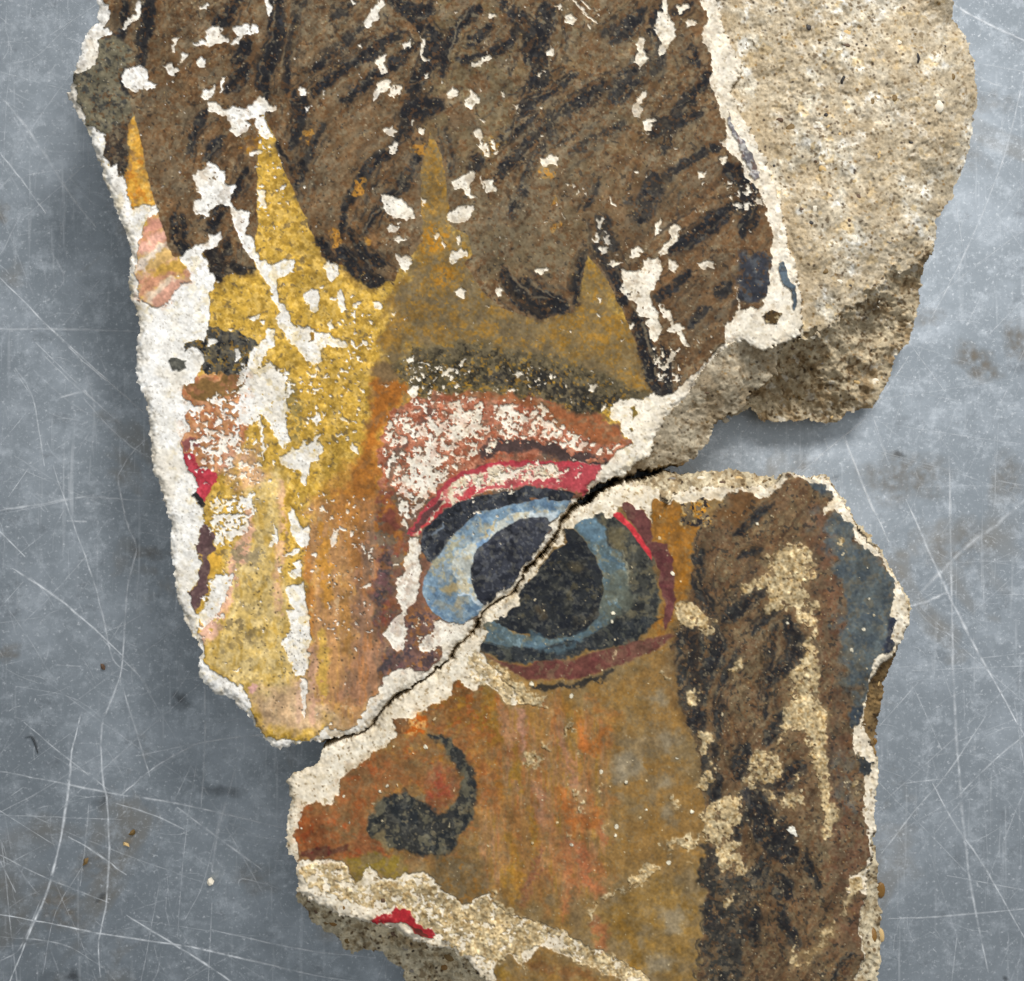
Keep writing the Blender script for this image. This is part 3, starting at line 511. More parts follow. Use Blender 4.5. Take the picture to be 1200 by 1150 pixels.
# --- upper fragment: losses down to the white plaster ---------------------------------------------
for f, L in ((A1, (
    ((310, 340), (330, 315), (400, 295), (440, 320), (440, 360), (480, 380), (460, 400), (400, 410), (360, 412), (340, 380)), ((510, 290), (540, 290), (575, 320), (550, 345), (530, 325)), ((635, 195), (700, 190), (700, 145), (735, 118), (765, 130), (760, 155), (800, 170), (795, 190), (730, 205), (650, 210)),
    ((810, 130), (850, 105), (920, 110), (935, 135), (905, 160), (865, 165), (840, 205), (808, 205), (840, 165)), ((545, 175), (580, 170), (560, 200), (555, 245), (545, 235)), ((580, 260), (600, 235), (618, 240), (600, 265), (585, 275)), ((655, 280), (680, 262), (700, 275), (695, 300), (675, 308)), ((310, 120), (340, 90), (375, 72), (378, 5), (398, 8), (402, 72), (375, 98), (325, 128)),
    ((670, 435), (690, 405), (730, 393), (738, 412), (710, 445), (685, 450)), ((762, 350), (780, 350), (778, 410), (765, 420)), ((700, 465), (735, 460), (770, 490), (830, 485), (900, 475), (935, 440), (970, 455), (985, 480), (1010, 475), (1010, 495), (960, 505), (955, 530), (985, 590), (990, 620), (960, 630), (930, 610), (915, 570), (920, 530), (870, 535), (895, 560), (870, 590), (830, 615), (800, 595), (805, 550), (780, 520), (740, 505), (710, 500)),
    ((890, 680), (930, 672), (945, 682), (910, 705), (890, 700)), ((635, 790), (690, 760), (710, 722), (735, 730), (775, 770), (780, 830), (835, 825), (830, 850), (800, 870), (820, 930), (890, 950), (885, 1000), (870, 1050), (920, 1110), (930, 1160), (895, 1160), (850, 1090), (830, 1020), (805, 940), (770, 915), (740, 925), (700, 965), (650, 960), (635, 925), (650, 895), (680, 885), (650, 840)),
    ((930, 860), (955, 850), (960, 890), (970, 930), (940, 935), (950, 910), (930, 900)), ((590, 1130), (650, 1100), (700, 1090), (720, 1050), (765, 1040), (775, 1070), (750, 1100), (700, 1120), (660, 1160), (590, 1160)), ((960, -10), (985, -10), (985, 60), (975, 80), (970, 40)), ((1112, 400), (1137, 388), (1142, 430), (1118, 437)), ((1140, 475), (1158, 480), (1155, 505)), ((525, 700), (540, 705), (530, 715)), ((660, 30), (710, 20), (700, 42)))),
    (A2, (((330, 95), (370, 50), (405, 5), (432, 20), (405, 60), (395, 90), (350, 125)), ((270, -5), (300, 10), (285, 25)), ((370, 275), (400, 245), (440, 240), (440, 265), (420, 275), (440, 305), (435, 335), (410, 335), (395, 295)), ((508, 190), (540, 185), (540, 212), (515, 222)), ((370, 430), (395, 385), (440, 358), (460, 370), (440, 400), (405, 425), (372, 452)),
    ((588, 172), (602, 180), (607, 215), (595, 220), (597, 250), (624, 275), (610, 287), (588, 265), (583, 230)), ((598, 330), (617, 326), (622, 346), (605, 352)), ((888, 67), (925, 64), (927, 80), (900, 86)), ((808, 285), (840, 280), (870, 255), (900, 250), (905, 270), (870, 290), (850, 305), (815, 305)), ((706, 420), (730, 396), (750, 415), (730, 447), (708, 447)), ((778, 450), (810, 440), (813, 403), (837, 420), (852, 445), (847, 470), (815, 490), (790, 485)),
    ((948, 408), (964, 415), (962, 437), (950, 432)), ((1000, 462), (1035, 470), (1020, 492)), ((828, 590), (850, 573), (872, 620), (850, 632)), ((838, 648), (872, 645), (877, 678), (907, 690), (895, 707), (865, 682)), ((428, 590), (455, 571), (477, 590), (467, 617), (433, 614)), ((438, 655), (465, 640), (487, 650), (465, 690), (445, 685)), ((578, 568), (614, 580), (600, 602), (583, 597)),
    ((725, 820), (780, 790), (815, 765), (832, 790), (815, 830), (815, 870), (838, 890), (820, 893), (790, 875), (780, 848), (735, 850)), ((868, 810), (920, 808), (920, 860), (880, 865)), ((715, 950), (740, 930), (830, 925), (835, 945), (820, 965), (790, 1000), (750, 1010), (710, 995)), ((410, 870), (500, 885), (545, 925), (567, 988), (490, 980), (450, 975), (415, 940)), ((430, 1025), (465, 1005), (492, 1012), (480, 1035), (440, 1055)),
    ((465, 1075), (495, 1055), (518, 1070), (490, 1095)), ((588, 888), (613, 905), (600, 927)), ((745, 1065), (770, 1055), (775, 1085), (760, 1105)), ((725, 1135), (755, 1125), (780, 1113), (802, 1130), (790, 1155), (722, 1160)), ((38, 400), (65, 393), (72, 425), (45, 437)), ((63, 478), (84, 490), (75, 507)), ((1128, 720), (1152, 708), (1152, 752), (1135, 747)), ((1108, 335), (1127, 328), (1120, 352)), ((1128, 318), (1150, 318), (1140, 332)),
    ((145, 415), (160, 410), (155, 445)), ((545, 535), (556, 545), (548, 570)), ((630, 1065), (670, 1055), (660, 1080)), ((670, 1080), (700, 1095), (690, 1115)), ((310, 200), (325, 205), (322, 225)), ((965, 272), (978, 270), (975, 282)), ((852, 540), (872, 545), (865, 556)), ((855, 400), (868, 405), (860, 418)))),
    (A3, (((118, 25), (140, 16), (157, 35), (135, 47)), ((158, 70), (190, 58), (212, 90), (190, 120), (163, 105)), ((73, 235), (95, 211), (114, 225), (110, 252), (83, 254)), ((53, 320), (77, 320), (68, 334)), ((33, 340), (52, 333), (50, 352)), ((600, -20), (627, -20), (625, 80), (655, 130), (655, 165), (625, 205), (610, 245), (585, 255), (570, 235), (580, 210), (600, 190), (575, 150), (555, 120), (580, 90), (580, 55), (600, 50)),
    ((665, 20), (720, 13), (722, 37), (690, 45), (680, 60), (668, 45)), ((705, 100), (730, 83), (750, 105), (715, 127)), ((490, 168), (520, 175), (525, 240), (540, 265), (525, 290), (500, 298), (470, 275), (480, 250)), ((465, 470), (500, 410), (530, 410), (525, 440), (500, 450), (495, 470), (515, 490), (505, 535), (475, 530), (465, 500)), ((505, 555), (545, 530), (575, 545), (550, 560), (545, 590), (520, 595)), ((55, 730), (95, 698), (130, 693), (120, 720), (137, 750), (110, 735), (75, 745)),
    ((758, 770), (792, 770), (790, 797), (765, 802)), ((863, 630), (892, 640), (902, 672), (875, 662)), ((863, 720), (882, 698), (887, 740), (870, 747)), ((303, 1000), (330, 988), (327, 1027), (310, 1027)), ((288, 1070), (310, 1048), (318, 1065), (300, 1088)), ((335, 1060), (365, 1058), (372, 1090), (345, 1097)), ((338, 1032), (352, 1030), (350, 1052)), ((313, 1110), (352, 1103), (352, 1137), (320, 1142)), ((455, 1120), (490, 1105), (522, 1140), (500, 1160), (455, 1160)),
    ((568, 1010), (597, 978), (587, 1040), (570, 1062)), ((625, 1030), (660, 1000), (682, 1020), (672, 1090), (640, 1110), (600, 1147), (578, 1142), (600, 1100), (642, 1070)), ((1008, 900), (1040, 888), (1047, 920), (1020, 924)), ((960, 925), (990, 915), (985, 940), (965, 945)), ((930, 870), (950, 862), (955, 885)), ((900, 890), (920, 885), (915, 905)), ((215, 850), (230, 860), (222, 875)), ((248, 860), (262, 865), (255, 880)), ((160, 830), (175, 825), (170, 845)), ((190, 825), (205, 830), (198, 845)), ((470, 770), (495, 768), (490, 785)), ((118, 900), (132, 920), (124, 925)), ((148, 960), (160, 958), (158, 985)))),
    (B3, (((410, 150), (510, 140), (520, 100), (580, 85), (605, 120), (590, 170), (560, 215), (550, 300), (580, 330), (580, 370), (605, 400), (590, 440), (570, 465), (545, 450), (540, 410), (520, 375), (540, 355), (490, 350), (480, 300), (440, 260), (405, 245), (420, 200)), ((455, 50), (490, 28), (520, 65), (490, 80), (465, 90)), ((345, 110), (375, 88), (415, 115), (375, 125)), ((310, 45), (340, 28), (357, 50), (325, 67)), ((585, 60), (620, 13), (622, 60), (595, 82)), ((620, 90), (660, 100), (670, 130), (650, 155), (630, 140)),
    ((760, 108), (830, 113), (832, 132), (770, 127)), ((580, 290), (640, 340), (650, 380), (680, 380), (720, 480), (700, 485), (660, 425), (620, 410), (640, 370), (590, 330)), ((598, 570), (622, 568), (615, 592)), ((555, 550), (590, 528), (600, 560)), ((620, 530), (640, 500), (662, 520), (640, 550), (625, 562)), ((20, 145), (60, 130), (92, 140), (50, 167)), ((300, 260), (327, 265), (315, 292)), ((308, 340), (322, 345), (315, 358)), ((255, 655), (290, 650), (312, 665), (280, 687)), ((330, 745), (350, 740), (345, 765), (320, 775)), ((600, 605), (625, 600), (600, 625)), ((805, 500), (822, 500), (815, 515)), ((410, 450), (435, 455), (425, 465)), ((410, 370), (425, 372), (418, 382)), ((440, 380), (470, 375), (455, 410)))),
    (B2, (((150, 120), (175, 90), (200, 110), (215, 165), (190, 195), (160, 165)), ((65, 250), (100, 220), (135, 225), (130, 270), (125, 320), (100, 330), (90, 290), (65, 295)), ((213, 240), (235, 223), (247, 260), (237, 300), (257, 320), (230, 327), (213, 285)), ((373, 290), (407, 283), (412, 312), (378, 320)), ((-10, 345), (20, 390), (80, 400), (110, 415), (180, 425), (210, 450), (240, 460), (260, 490), (210, 495), (170, 480), (140, 510), (135, 570), (110, 575), (60, 545), (30, 490), (-10, 470)), ((-5, 92), (20, 95), (12, 150), (-5, 152)),
    ((468, -5), (522, -5), (495, 22)), ((478, 73), (547, 80), (547, 115), (520, 147), (500, 132)), ((718, 95), (735, 63), (797, 43), (792, 70), (755, 100), (730, 112)), ((738, 240), (765, 223), (792, 240), (780, 264), (746, 264)), ((916, 225), (940, 213), (957, 235), (935, 257)), ((1093, 145), (1147, 128), (1152, 150), (1110, 162)), ((103, 800), (130, 778), (150, 810), (125, 837)), ((263, 930), (285, 918), (307, 962), (285, 962)), ((-10, 960), (60, 930), (120, 900), (150, 950), (120, 1000), (70, 1010), (70, 1090), (50, 1080), (40, 1020), (-10, 1000)),
    ((518, 540), (557, 528), (555, 552), (530, 557)), ((593, 550), (632, 548), (632, 564)), ((518, 680), (580, 650), (570, 700), (545, 717)), ((760, 560), (780, 540), (795, 545), (775, 575)), ((1000, 605), (1030, 590), (1045, 605), (1020, 618)), ((985, 680), (1005, 672), (1000, 692)), ((170, 380), (190, 370), (195, 405), (180, 415)), ((275, 340), (300, 328), (295, 355)), ((455, 335), (478, 320), (465, 342)), ((872, 300), (900, 298), (890, 306)), ((410, 655), (450, 655), (440, 665)), ((220, 800), (265, 820), (250, 835)))),
    (B1, (((883, 350), (930, 343), (932, 365), (900, 372)), ((938, 370), (962, 363), (955, 387)), ((850, -10), (910, -10), (930, 90), (1000, 110), (1080, 92), (1095, 115), (1070, 155), (1010, 190), (1030, 280), (1090, 380), (1160, 400), (1160, 545), (1110, 520), (1100, 480), (1060, 460), (1020, 390), (1000, 280), (980, 220), (950, 180), (920, 120), (880, 40)),
    ((890, 510), (960, 440), (970, 400), (1002, 410), (1002, 480), (960, 540), (940, 560), (890, 580)), ((1030, 980), (1100, 950), (1160, 960), (1160, 1060), (1080, 1030), (1040, 1020)), ((930, 800), (945, 800), (965, 990), (955, 990)), ((880, 620), (990, 560), (1060, 640), (1050, 720), (1042, 790), (1060, 860), (1080, 905), (1040, 940), (1000, 880), (970, 800), (930, 790), (900, 840), (840, 830), (850, 720)), ((700, 450), (745, 445), (740, 470), (700, 490)), ((820, 500), (850, 490), (860, 530), (830, 550)), ((1135, 900), (1150, 900), (1150, 960), (1130, 940)), ((1120, 1030), (1140, 1030), (1145, 1110), (1130, 1110)))),
    (C1, (((710, 480), (748, 475), (755, 540), (775, 620), (775, 860), (760, 890), (715, 890), (690, 830), (650, 740), (660, 720), (690, 700), (680, 600), (710, 590), (680, 560), (675, 500)), ((690, 130), (710, 140), (740, 220), (775, 210), (780, 300), (740, 315), (720, 300), (700, 240), (690, 180)), ((622, 210), (642, 300), (603, 300)), ((735, 900), (770, 910), (768, 1000), (755, 1090), (745, 1050)), ((820, 150), (840, 123), (858, 160)), ((1018, 490), (1062, 478), (1040, 502)),
    ((345, 435), (430, 430), (400, 540), (380, 600), (300, 680), (280, 630), (330, 540)), ((650, 350), (700, 320), (735, 320), (720, 350)), ((700, 380), (745, 365), (740, 450), (700, 450), (690, 420), (720, 405)), ((635, 400), (650, 400), (660, 430), (640, 430)), ((865, 270), (885, 240), (903, 250), (900, 300), (870, 305)), ((355, 265), (380, 240), (400, 270), (360, 300)), ((430, 860), (470, 845), (450, 870)))),
    (E1, (((240, 520), (300, 510), (305, 620), (280, 650), (300, 700), (300, 860), (270, 960), (220, 1000), (200, 1080), (180, 1160), (75, 1160), (110, 1100), (190, 1020), (170, 970), (130, 940), (140, 850), (150, 780), (200, 750), (190, 650), (220, 600)), ((110, 700), (150, 685), (150, 710), (120, 715)))),
    (F1, (((500, 170), (540, 100), (590, 60), (590, 120), (610, 180), (580, 230), (550, 240), (520, 205)), ((660, 210), (690, 170), (720, 150), (720, 110), (750, 100), (800, 120), (850, 120), (925, 85), (890, 150), (830, 200), (790, 270), (760, 300), (745, 290), (760, 220), (740, 215), (700, 250), (670, 240)), ((605, 310), (625, 318), (615, 330))))):
    for p in L:
        chip(f(*p))
for p in (A3((195, -10), (230, 30), (265, 65)), A3((235, 0), (280, 50)), A3((245, 60), (305, 112)), A3((262, 115), (275, 132)), A3((360, 880), (395, 930)), A2((855, 790), (870, 850))):
    sl, d = ldist(p, 2.6, 0.8, 0.6)
    PM[sl] = np.minimum(PM[sl], 1 - sst(d / 1.0 + 0.5))
# zones worn into countless flakes
flake(B2((440, 800), (560, 710), (780, 695), (900, 740), (1160, 770)) + B3((160, 830), (260, 880), (150, 900), (0, 900)) + B2((1000, 900), (860, 960), (660, 1130), (440, 1150), (400, 950)), 0.15, 3.9, 51, 12, 0.55)
flake(B3((0, 720), (100, 760), (200, 850), (350, 910), (450, 930), (380, 980), (280, 950), (150, 930), (0, 900)), 0.25, 3.4, 52, 8, 0.3)
flake(B2((560, 860), (700, 780), (880, 780), (880, 860), (700, 960), (660, 1130), (480, 1150), (520, 1000)), -0.25, 4.1, 53, 14, 0.4)
flake(B2((920, 730), (1010, 740), (1030, 790), (980, 830), (930, 790)), -0.9, 3.4, 54, 6, 0.3)
flake(E1((160, 120), (420, 60), (560, 90), (380, 250), (230, 480), (140, 420)), -0.1, 3.1, 55, 12, 0.6)
flake(E1((480, 250), (620, 120), (960, 20), (1160, 20), (1160, 130), (960, 130), (720, 200)), 0.0, 4.1, 56, 8, 0.4)
flake(E1((760, 240), (860, 190), (990, 175), (930, 215)), -0.6, 2.7, 57, 5, 0.3)
flake(B3((90, 1020), (250, 1035), (230, 1110), (90, 1090)), 0.55, 3.6, 87, 8, 0.5)
flake(B3((0, 1010), (100, 1010), (180, 1050), (120, 1080), (0, 1070)), -0.3, 4.1, 58, 5, 0.4)
flake(B1((620, 740), (900, 640), (900, 860), (800, 1040), (640, 1060)), 0.15, 3.1, 70, 12, 0.3)
flake(B1((880, 520), (1040, 560), (1090, 660), (1040, 800), (1060, 930), (960, 800), (840, 860), (830, 680)), -0.7, 4.1, 71, 14, 0.4)
flake(B1((760, 900), (960, 900), (980, 1100), (760, 1120)), 0.75, 2.7, 86, 16, 0.5)
flake(C1((330, 90), (540, 60), (520, 240), (400, 300), (330, 260)), -0.35, 2.7, 72, 12, 0.4)
flake(C1((340, 420), (460, 420), (380, 640), (280, 690), (300, 560)), 0.0, 3.1, 73, 12, 0.4)
flake(B2((500, 540), (760, 560), (900, 600), (700, 700), (520, 700)), 0.9, 2.7, 74, 10, 0.3)
flake(B2((900, 560), (1160, 580)) + B3((200, 640), (150, 700), (0, 640)), 1.25, 2.6, 75, 10, 0.3)
flake(A2((430, 390), (500, 380), (505, 440), (430, 445)), 0.0, 2.7, 76, 6, 0.3)
flake(A2((840, 620), (950, 620), (940, 700), (860, 700)), 0.5, 2.7, 77, 6, 0.3)
flake(B2((100, 180), (330, 240), (440, 440), (420, 560), (300, 600), (60, 760), (40, 600), (260, 500)), 1.15, 3.1, 78, 12, 0.3)
flake(B2((60, 700), (330, 620), (320, 900), (180, 960), (60, 900)), 1.25, 3.1, 79, 12, 0.3)
flake(A1((900, 600), (1010, 640), (1100, 900), (930, 1150)), 1.6, 2.7, 80, 10, 0.3)
flake(A3((880, 800), (1010, 820), (1040, 930), (920, 960)), 0.7, 2.7, 81, 6, 0.3)
flake(B3((540, 480), (680, 480), (690, 640), (560, 640)), 0.8, 2.7, 82, 8, 0.3)
flake(C1((700, 60), (1060, 60), (1090, 700), (780, 760)), 1.75, 2.6, 83, 12, 0.3)
flake(F1((520, 60), (700, 60), (760, 300), (560, 330)), 1.7, 2.7, 84, 10, 0.3)
flake(ALLU, 2.9, 2.6, 85, 5, 0.3)
# islands of paint left on bare plaster
def island(pts, col, reg, var=()):
    sl, d = sdist(pts, 1.0, 0.8, 6)
    a = sst(d / 1.0 + 0.5)
    lay(sl, a, col, var, 0.08, reg)
    PM[sl] = np.maximum(PM[sl], a)
island(B1((518, 548), (560, 530), (612, 545), (607, 582), (550, 592)), (104, 102, 92), BROW, [((74, 74, 68), 5, 55, 0.4, 0.6, 0.7)])
island(B3((452, 758), (480, 748), (495, 785), (462, 810), (470, 780)), (126, 104, 48), SKIN)
island(B3((455, 845), (470, 840), (468, 860), (456, 862)), (126, 104, 60), SKIN)
island(B4((120, 110), (150, 110), (165, 175), (200, 200), (205, 300), (185, 320), (175, 240), (130, 200)), (92, 106, 116), GROUND, [((60, 68, 76), 7, 140, 0.5, 0.5, 0.8)])
island(B4((50, 350), (100, 320), (130, 340), (110, 385), (70, 385)), (86, 66, 36), HAIR, [((190, 170, 130), 4, 141, 0.7, 0.4, 0.9), ((40, 34, 28), 5, 142, 0.6, 0.4, 0.9)])
island(A3((890, 500), (910, 540), (950, 620), (1000, 700), (1040, 800), (1010, 810), (960, 720), (930, 640), (900, 570)), (122, 118, 122), GROUND, [((200, 196, 190), 5, 143, 0.3, 0.5, 0.9), ((96, 72, 64), 8, 144, 0.6, 0.5, 0.8)])
island(B2((80, 430), (100, 425), (108, 455), (85, 465)), (150, 112, 44), SKIN)

# --- lower fragment -------------------------------------------------------------------------------
sl = np.s_[:, :]
lowA = (isL).astype(np.float32)
lay(sl, lowA, (140, 107, 60), [((128, 110, 78), 26, 150, 0.2, 1.4, 0.7), ((152, 110, 48), 18, 151, 0.6, 1.2, 0.45), ((118, 102, 78), 5, 152, 1.2, 0.6, 0.4)], 0.06)
RG[isL] = SKIN
fill(G1((560, 220), (860, 60), (1070, 60), (1060, 600), (800, 600), (500, 420)), (136, 108, 62), soft=24, warp=6, var=[((130, 113, 86), 18, 153, 0.2, 1.4, 0.7), ((148, 110, 46), 16, 154, 0.7, 1.2, 0.5)])
fill(F2((520, 480), (700, 380), (760, 700), (520, 800)), (130, 112, 84), soft=30, warp=8, op=0.7, holes=(10, 155, 0.6))
for f, x, y, r in ((F2, 770, 480, 50), (F2, 580, 610, 70), (F2, 770, 690, 40), (F2, 740, 290, 50), (G1, 920, 310, 60), (G1, 850, 515, 50), (F2, 770, 830, 40)):
    cx, cy = f((x, y))[0]
    fill([(cx + r / S3 * math.cos(t), cy + r / S3 * math.sin(t)) for t in np.linspace(0, 6.28, 9)[:-1]], (142, 130, 108), soft=14, warp=3, op=0.75)
# nose: rust, red and olive
fill(F4((90, 380), (300, 240), (560, 20), (620, -60), (830, -160), (1000, 0), (1000, 300), (880, 560), (700, 620), (430, 620), (100, 640)), (138, 94, 54), soft=30, warp=6, var=[((156, 90, 46), 12, 156, 0.2, 0.7, 0.8), ((126, 98, 60), 12, 157, 0.5, 0.6, 0.8), ((168, 116, 44), 7, 158, 1.0, 0.5, 0.6)])
fill(F4((90, 440), (140, 350), (260, 360), (300, 260), (480, 90), (560, 200), (450, 330), (420, 470), (460, 600), (110, 620)), (146, 86, 46), soft=20, warp=5, var=[((136, 94, 56), 10, 159, 0.35, 0.6, 0.85), ((160, 82, 42), 10, 160, 0.5, 0.6, 0.7)])
fill(F4((95, 460), (140, 380), (230, 400), (280, 500), (220, 560), (110, 570)), (138, 70, 36), soft=12, warp=3, var=[((158, 88, 42), 7, 161, 0.5, 0.6, 0.7)])
fill(F4((350, 500), (470, 480), (480, 590), (400, 600)), (146, 76, 44), soft=14, warp=4, op=0.8)
fill(F4((115, 600), (150, 565), (230, 545), (330, 535), (340, 560), (260, 585), (180, 605)), (84, 44, 36), soft=4, warp=2, var=[((110, 48, 40), 6, 162, 0.4, 0.5, 0.7)])
fill(F4((330, 600), (420, 590), (580, 600), (590, 680), (440, 700), (380, 710)), (132, 110, 44), soft=10, warp=3, var=[((120, 102, 72), 9, 163, 0.4, 0.6, 0.7)])
fill(F4((580, 590), (900, 560), (1080, 540), (1050, 780), (840, 800), (760, 680)), (122, 96, 58), soft=30, warp=8, var=[((118, 102, 76), 10, 164, 0.2, 0.7, 0.8), ((146, 100, 42), 8, 165, 0.9, 0.5, 0.7)])
fill(F4((330, 230), (410, 180), (450, 220), (400, 270), (350, 270)), (112, 88, 58), soft=10, warp=4, op=0.7)
fill(F4((270, 440), (360, 430), (380, 500), (300, 500)), (120, 96, 64), soft=14, warp=4, op=0.7, holes=(5, 166, 0.5))
fill(F4((700, 220), (750, 170), (810, 200), (815, 300), (770, 380), (700, 370), (690, 290)), (152, 74, 52), soft=14, warp=2, op=0.92, var=[((150, 90, 50), 9, 167, 0.5, 0.6, 0.7)])
fill(F4((100, 380), (300, 250), (560, 30), (830, -140), (980, 0), (940, 500), (700, 640), (430, 640), (110, 620)), (126, 99, 64), soft=40, warp=8, op=0.38, holes=(9, 530, 0.8))
fill(F4((695, 32), (780, 45), (860, 120), (910, 220), (918, 370), (870, 460), (800, 560), (740, 587), (600, 578), (500, 540), (440, 490), (425, 430), (470, 350), (540, 303), (610, 303), (650, 335), (700, 370), (790, 392), (828, 320), (832, 230), (800, 150), (760, 85), (700, 55)), (52, 52, 50), soft=5, warp=2, var=[((104, 98, 78), 8, 168, 0.35, 0.6, 0.8), ((36, 40, 44), 9, 169, 0.5, 0.5, 0.8), ((124, 112, 86), 4.5, 170, 1.3, 0.4, 0.7)], reg=NOSE)
fill(F4((460, 480), (510, 470), (510, 540), (480, 560)), (136, 118, 82), soft=6, warp=3, op=0.8)
fill(F4((640, 320), (690, 320), (690, 350), (650, 340)), (130, 118, 90), soft=5, op=0.8)
fill(F1((545, 555), (600, 545), (600, 610), (560, 620), (540, 590)), (112, 76, 46), soft=3)
fill(F1((600, 540), (680, 520), (700, 560), (640, 640), (590, 610)), (178, 92, 30), soft=5, warp=3, var=[((206, 160, 96), 5, 171, 0.5, 0.5, 0.8), ((140, 66, 24), 6, 172, 0.7, 0.5, 0.7)])
fill(F1((820, 380), (930, 400), (1060, 470), (1050, 620), (960, 700), (880, 600), (760, 560), (730, 480)), (128, 86, 44), soft=14, warp=5, var=[((146, 104, 36), 9, 173, 0.4, 0.6, 0.8), ((156, 86, 40), 9, 174, 0.7, 0.6, 0.7)])
# cheek streaks
fill(F2((0, 330), (300, 300), (520, 420), (500, 700), (500, 1000), (480, 1200), (-60, 1150), (-40, 700)), (156, 113, 68), soft=34, warp=5, op=0.75, var=[((182, 132, 98), 13, 521, 0.35, 0.9, 0.7, 0.45, 3.2), ((162, 120, 44), 13, 522, 0.5, 0.9, 0.7, 0.45, 3.0), ((172, 100, 54), 14, 523, 0.6, 0.9, 0.65, 0.5, 2.6), ((118, 96, 66), 6, 524, 1.2, 0.6, 0.5, 0.6, 2.0)])
for f, p, w, c, o in ((F2, ((35, 330), (45, 420), (70, 500)), 44, (172, 124, 90), 0.8), (F2, ((105, 350), (120, 440), (145, 550)), 34, (192, 138, 118), 0.9), (F2, ((70, 500), (95, 600), (125, 720)), 30, (164, 120, 36), 0.9), (F2, ((280, 440), (330, 590), (360, 690)), 36, (190, 130, 106), 0.85), (F2, ((190, 700), (215, 800), (240, 880)), 60, (184, 132, 106), 0.85), (F2, ((150, 780), (175, 880), (195, 960)), 24, (172, 124, 34), 0.85),
                      (F2, ((290, 700), (340, 820), (370, 900)), 40, (178, 96, 40), 0.85), (F2, ((360, 400), (400, 480), (440, 540)), 50, (182, 96, 40), 0.9), (F2, ((520, 420), (480, 480), (430, 520)), 30, (176, 100, 40), 0.9), (F2, ((430, 300), (500, 350), (540, 370)), 40, (166, 98, 44), 0.6), (F2, ((360, 820), (430, 860), (470, 820)), 60, (172, 94, 44), 0.8), (F2, ((480, 860), (490, 940)), 24, (172, 88, 56), 0.8), (F2, ((500, 700), (530, 760)), 30, (160, 98, 50), 0.6),
                      (F2, ((20, 700), (90, 850), (140, 1000), (110, 1140)), 70, (160, 114, 62), 0.7), (F2, ((240, 860), (300, 1000), (330, 1150)), 80, (176, 122, 80), 0.75), (F2, ((340, 930), (390, 1030), (420, 1150)), 60, (184, 112, 78), 0.85), (F2, ((200, 960), (190, 1060), (150, 1150)), 22, (140, 84, 66), 0.8), (F2, ((60, 900), (90, 1020), (60, 1140)), 34, (160, 116, 34), 0.7), (F2, ((430, 1000), (470, 1100)), 40, (176, 106, 62), 0.8),
                      (F2, ((0, 600), (20, 660), (30, 740)), 34, (176, 110, 34), 0.7), (F2, ((180, 330), (200, 430), (240, 560)), 40, (154, 112, 62), 0.7), (F2, ((300, 300), (340, 380), (370, 460)), 40, (160, 104, 36), 0.7), (F1, ((1040, 480), (1050, 600), (1060, 760)), 40, (176, 126, 92), 0.75), (F1, ((1110, 520), (1125, 620), (1140, 720)), 34, (196, 140, 118), 0.8), (F1, ((960, 400), (980, 520), (1010, 640)), 40, (146, 108, 32), 0.8), (F1, ((900, 560), (930, 680), (930, 860)), 50, (150, 92, 44), 0.6),
                      (G1, ((400, -20), (430, 100), (440, 180), (400, 300)), 40, (176, 100, 62), 0.8), (G1, ((480, -20), (500, 80), (560, 170), (600, 200)), 50, (186, 104, 66), 0.8), (G1, ((280, 0), (250, 130), (220, 240)), 24, (136, 80, 60), 0.8), (G1, ((300, 60), (290, 160), (320, 290)), 40, (164, 108, 56), 0.7), (G1, ((160, 60), (190, 140), (170, 240)), 40, (166, 116, 36), 0.8), (G1, ((540, 300), (580, 380), (580, 470)), 60, (160, 90, 56), 0.8), (G1, ((660, 300), (720, 420), (740, 540)), 60, (150, 108, 34), 0.7), (G1, ((450, 180), (460, 280), (480, 400)), 30, (112, 92, 64), 0.8), (G1, ((330, 230), (370, 220)), 40, (122, 106, 84), 0.8),
                      (G1, ((250, 520), (400, 560), (560, 590)), 60, (122, 80, 44), 0.8), (G1, ((480, 540), (500, 550)), 24, (160, 84, 40), 0.7), (G1, ((90, 520), (120, 590)), 70, (130, 100, 32), 0.8)):
    c = tuple(int(v + ((150, 116, 70)[q] - v) * 0.22) for q, v in enumerate(c))
    stroke(f(*p), w / (4.0 if f is G1 else S3), c, soft=11, warp=2.5, fine=1.6, op=o * 0.95, holes=(7, 175, 1.6), tone=0.08)
# lower fragment: eye
fill(E2((740, 230), (880, 240), (1010, 350), (1050, 400), (1010, 520), (1000, 700), (970, 860), (900, 900), (800, 1150), (760, 1000), (840, 800), (750, 500)), (152, 104, 44), soft=4, warp=2, var=[((130, 90, 42), 9, 176, 0.5, 0.6, 0.7), ((164, 106, 30), 8, 177, 0.6, 0.6, 0.7)])
fill(E2((400, 335), (460, 315), (520, 320), (640, 420), (740, 560), (790, 700), (800, 860), (740, 1000), (640, 1120), (400, 1160), (0, 1160), (0, 1000), (400, 1000), (470, 700)) , (66, 66, 60), soft=3, warp=1.5, var=[((104, 96, 74), 9, 178, 0.4, 0.6, 0.75), ((40, 42, 44), 8, 179, 0.5, 0.5, 0.8)], reg=WHITE)
fill(F1((925, 180), (960, 195), (1060, 215)) + F2((120, 30), (400, 0), (640, -60), (740, -60), (640, 25), (500, 75), (340, 115), (260, 138), (130, 142)) + F1((1060, 292), (930, 252)), (50, 53, 55), soft=4, warp=1.5, var=[((32, 36, 41), 8, 180, 0.3, 0.5, 0.8), ((88, 88, 76), 7, 181, 0.8, 0.5, 0.7)], reg=WHITE)
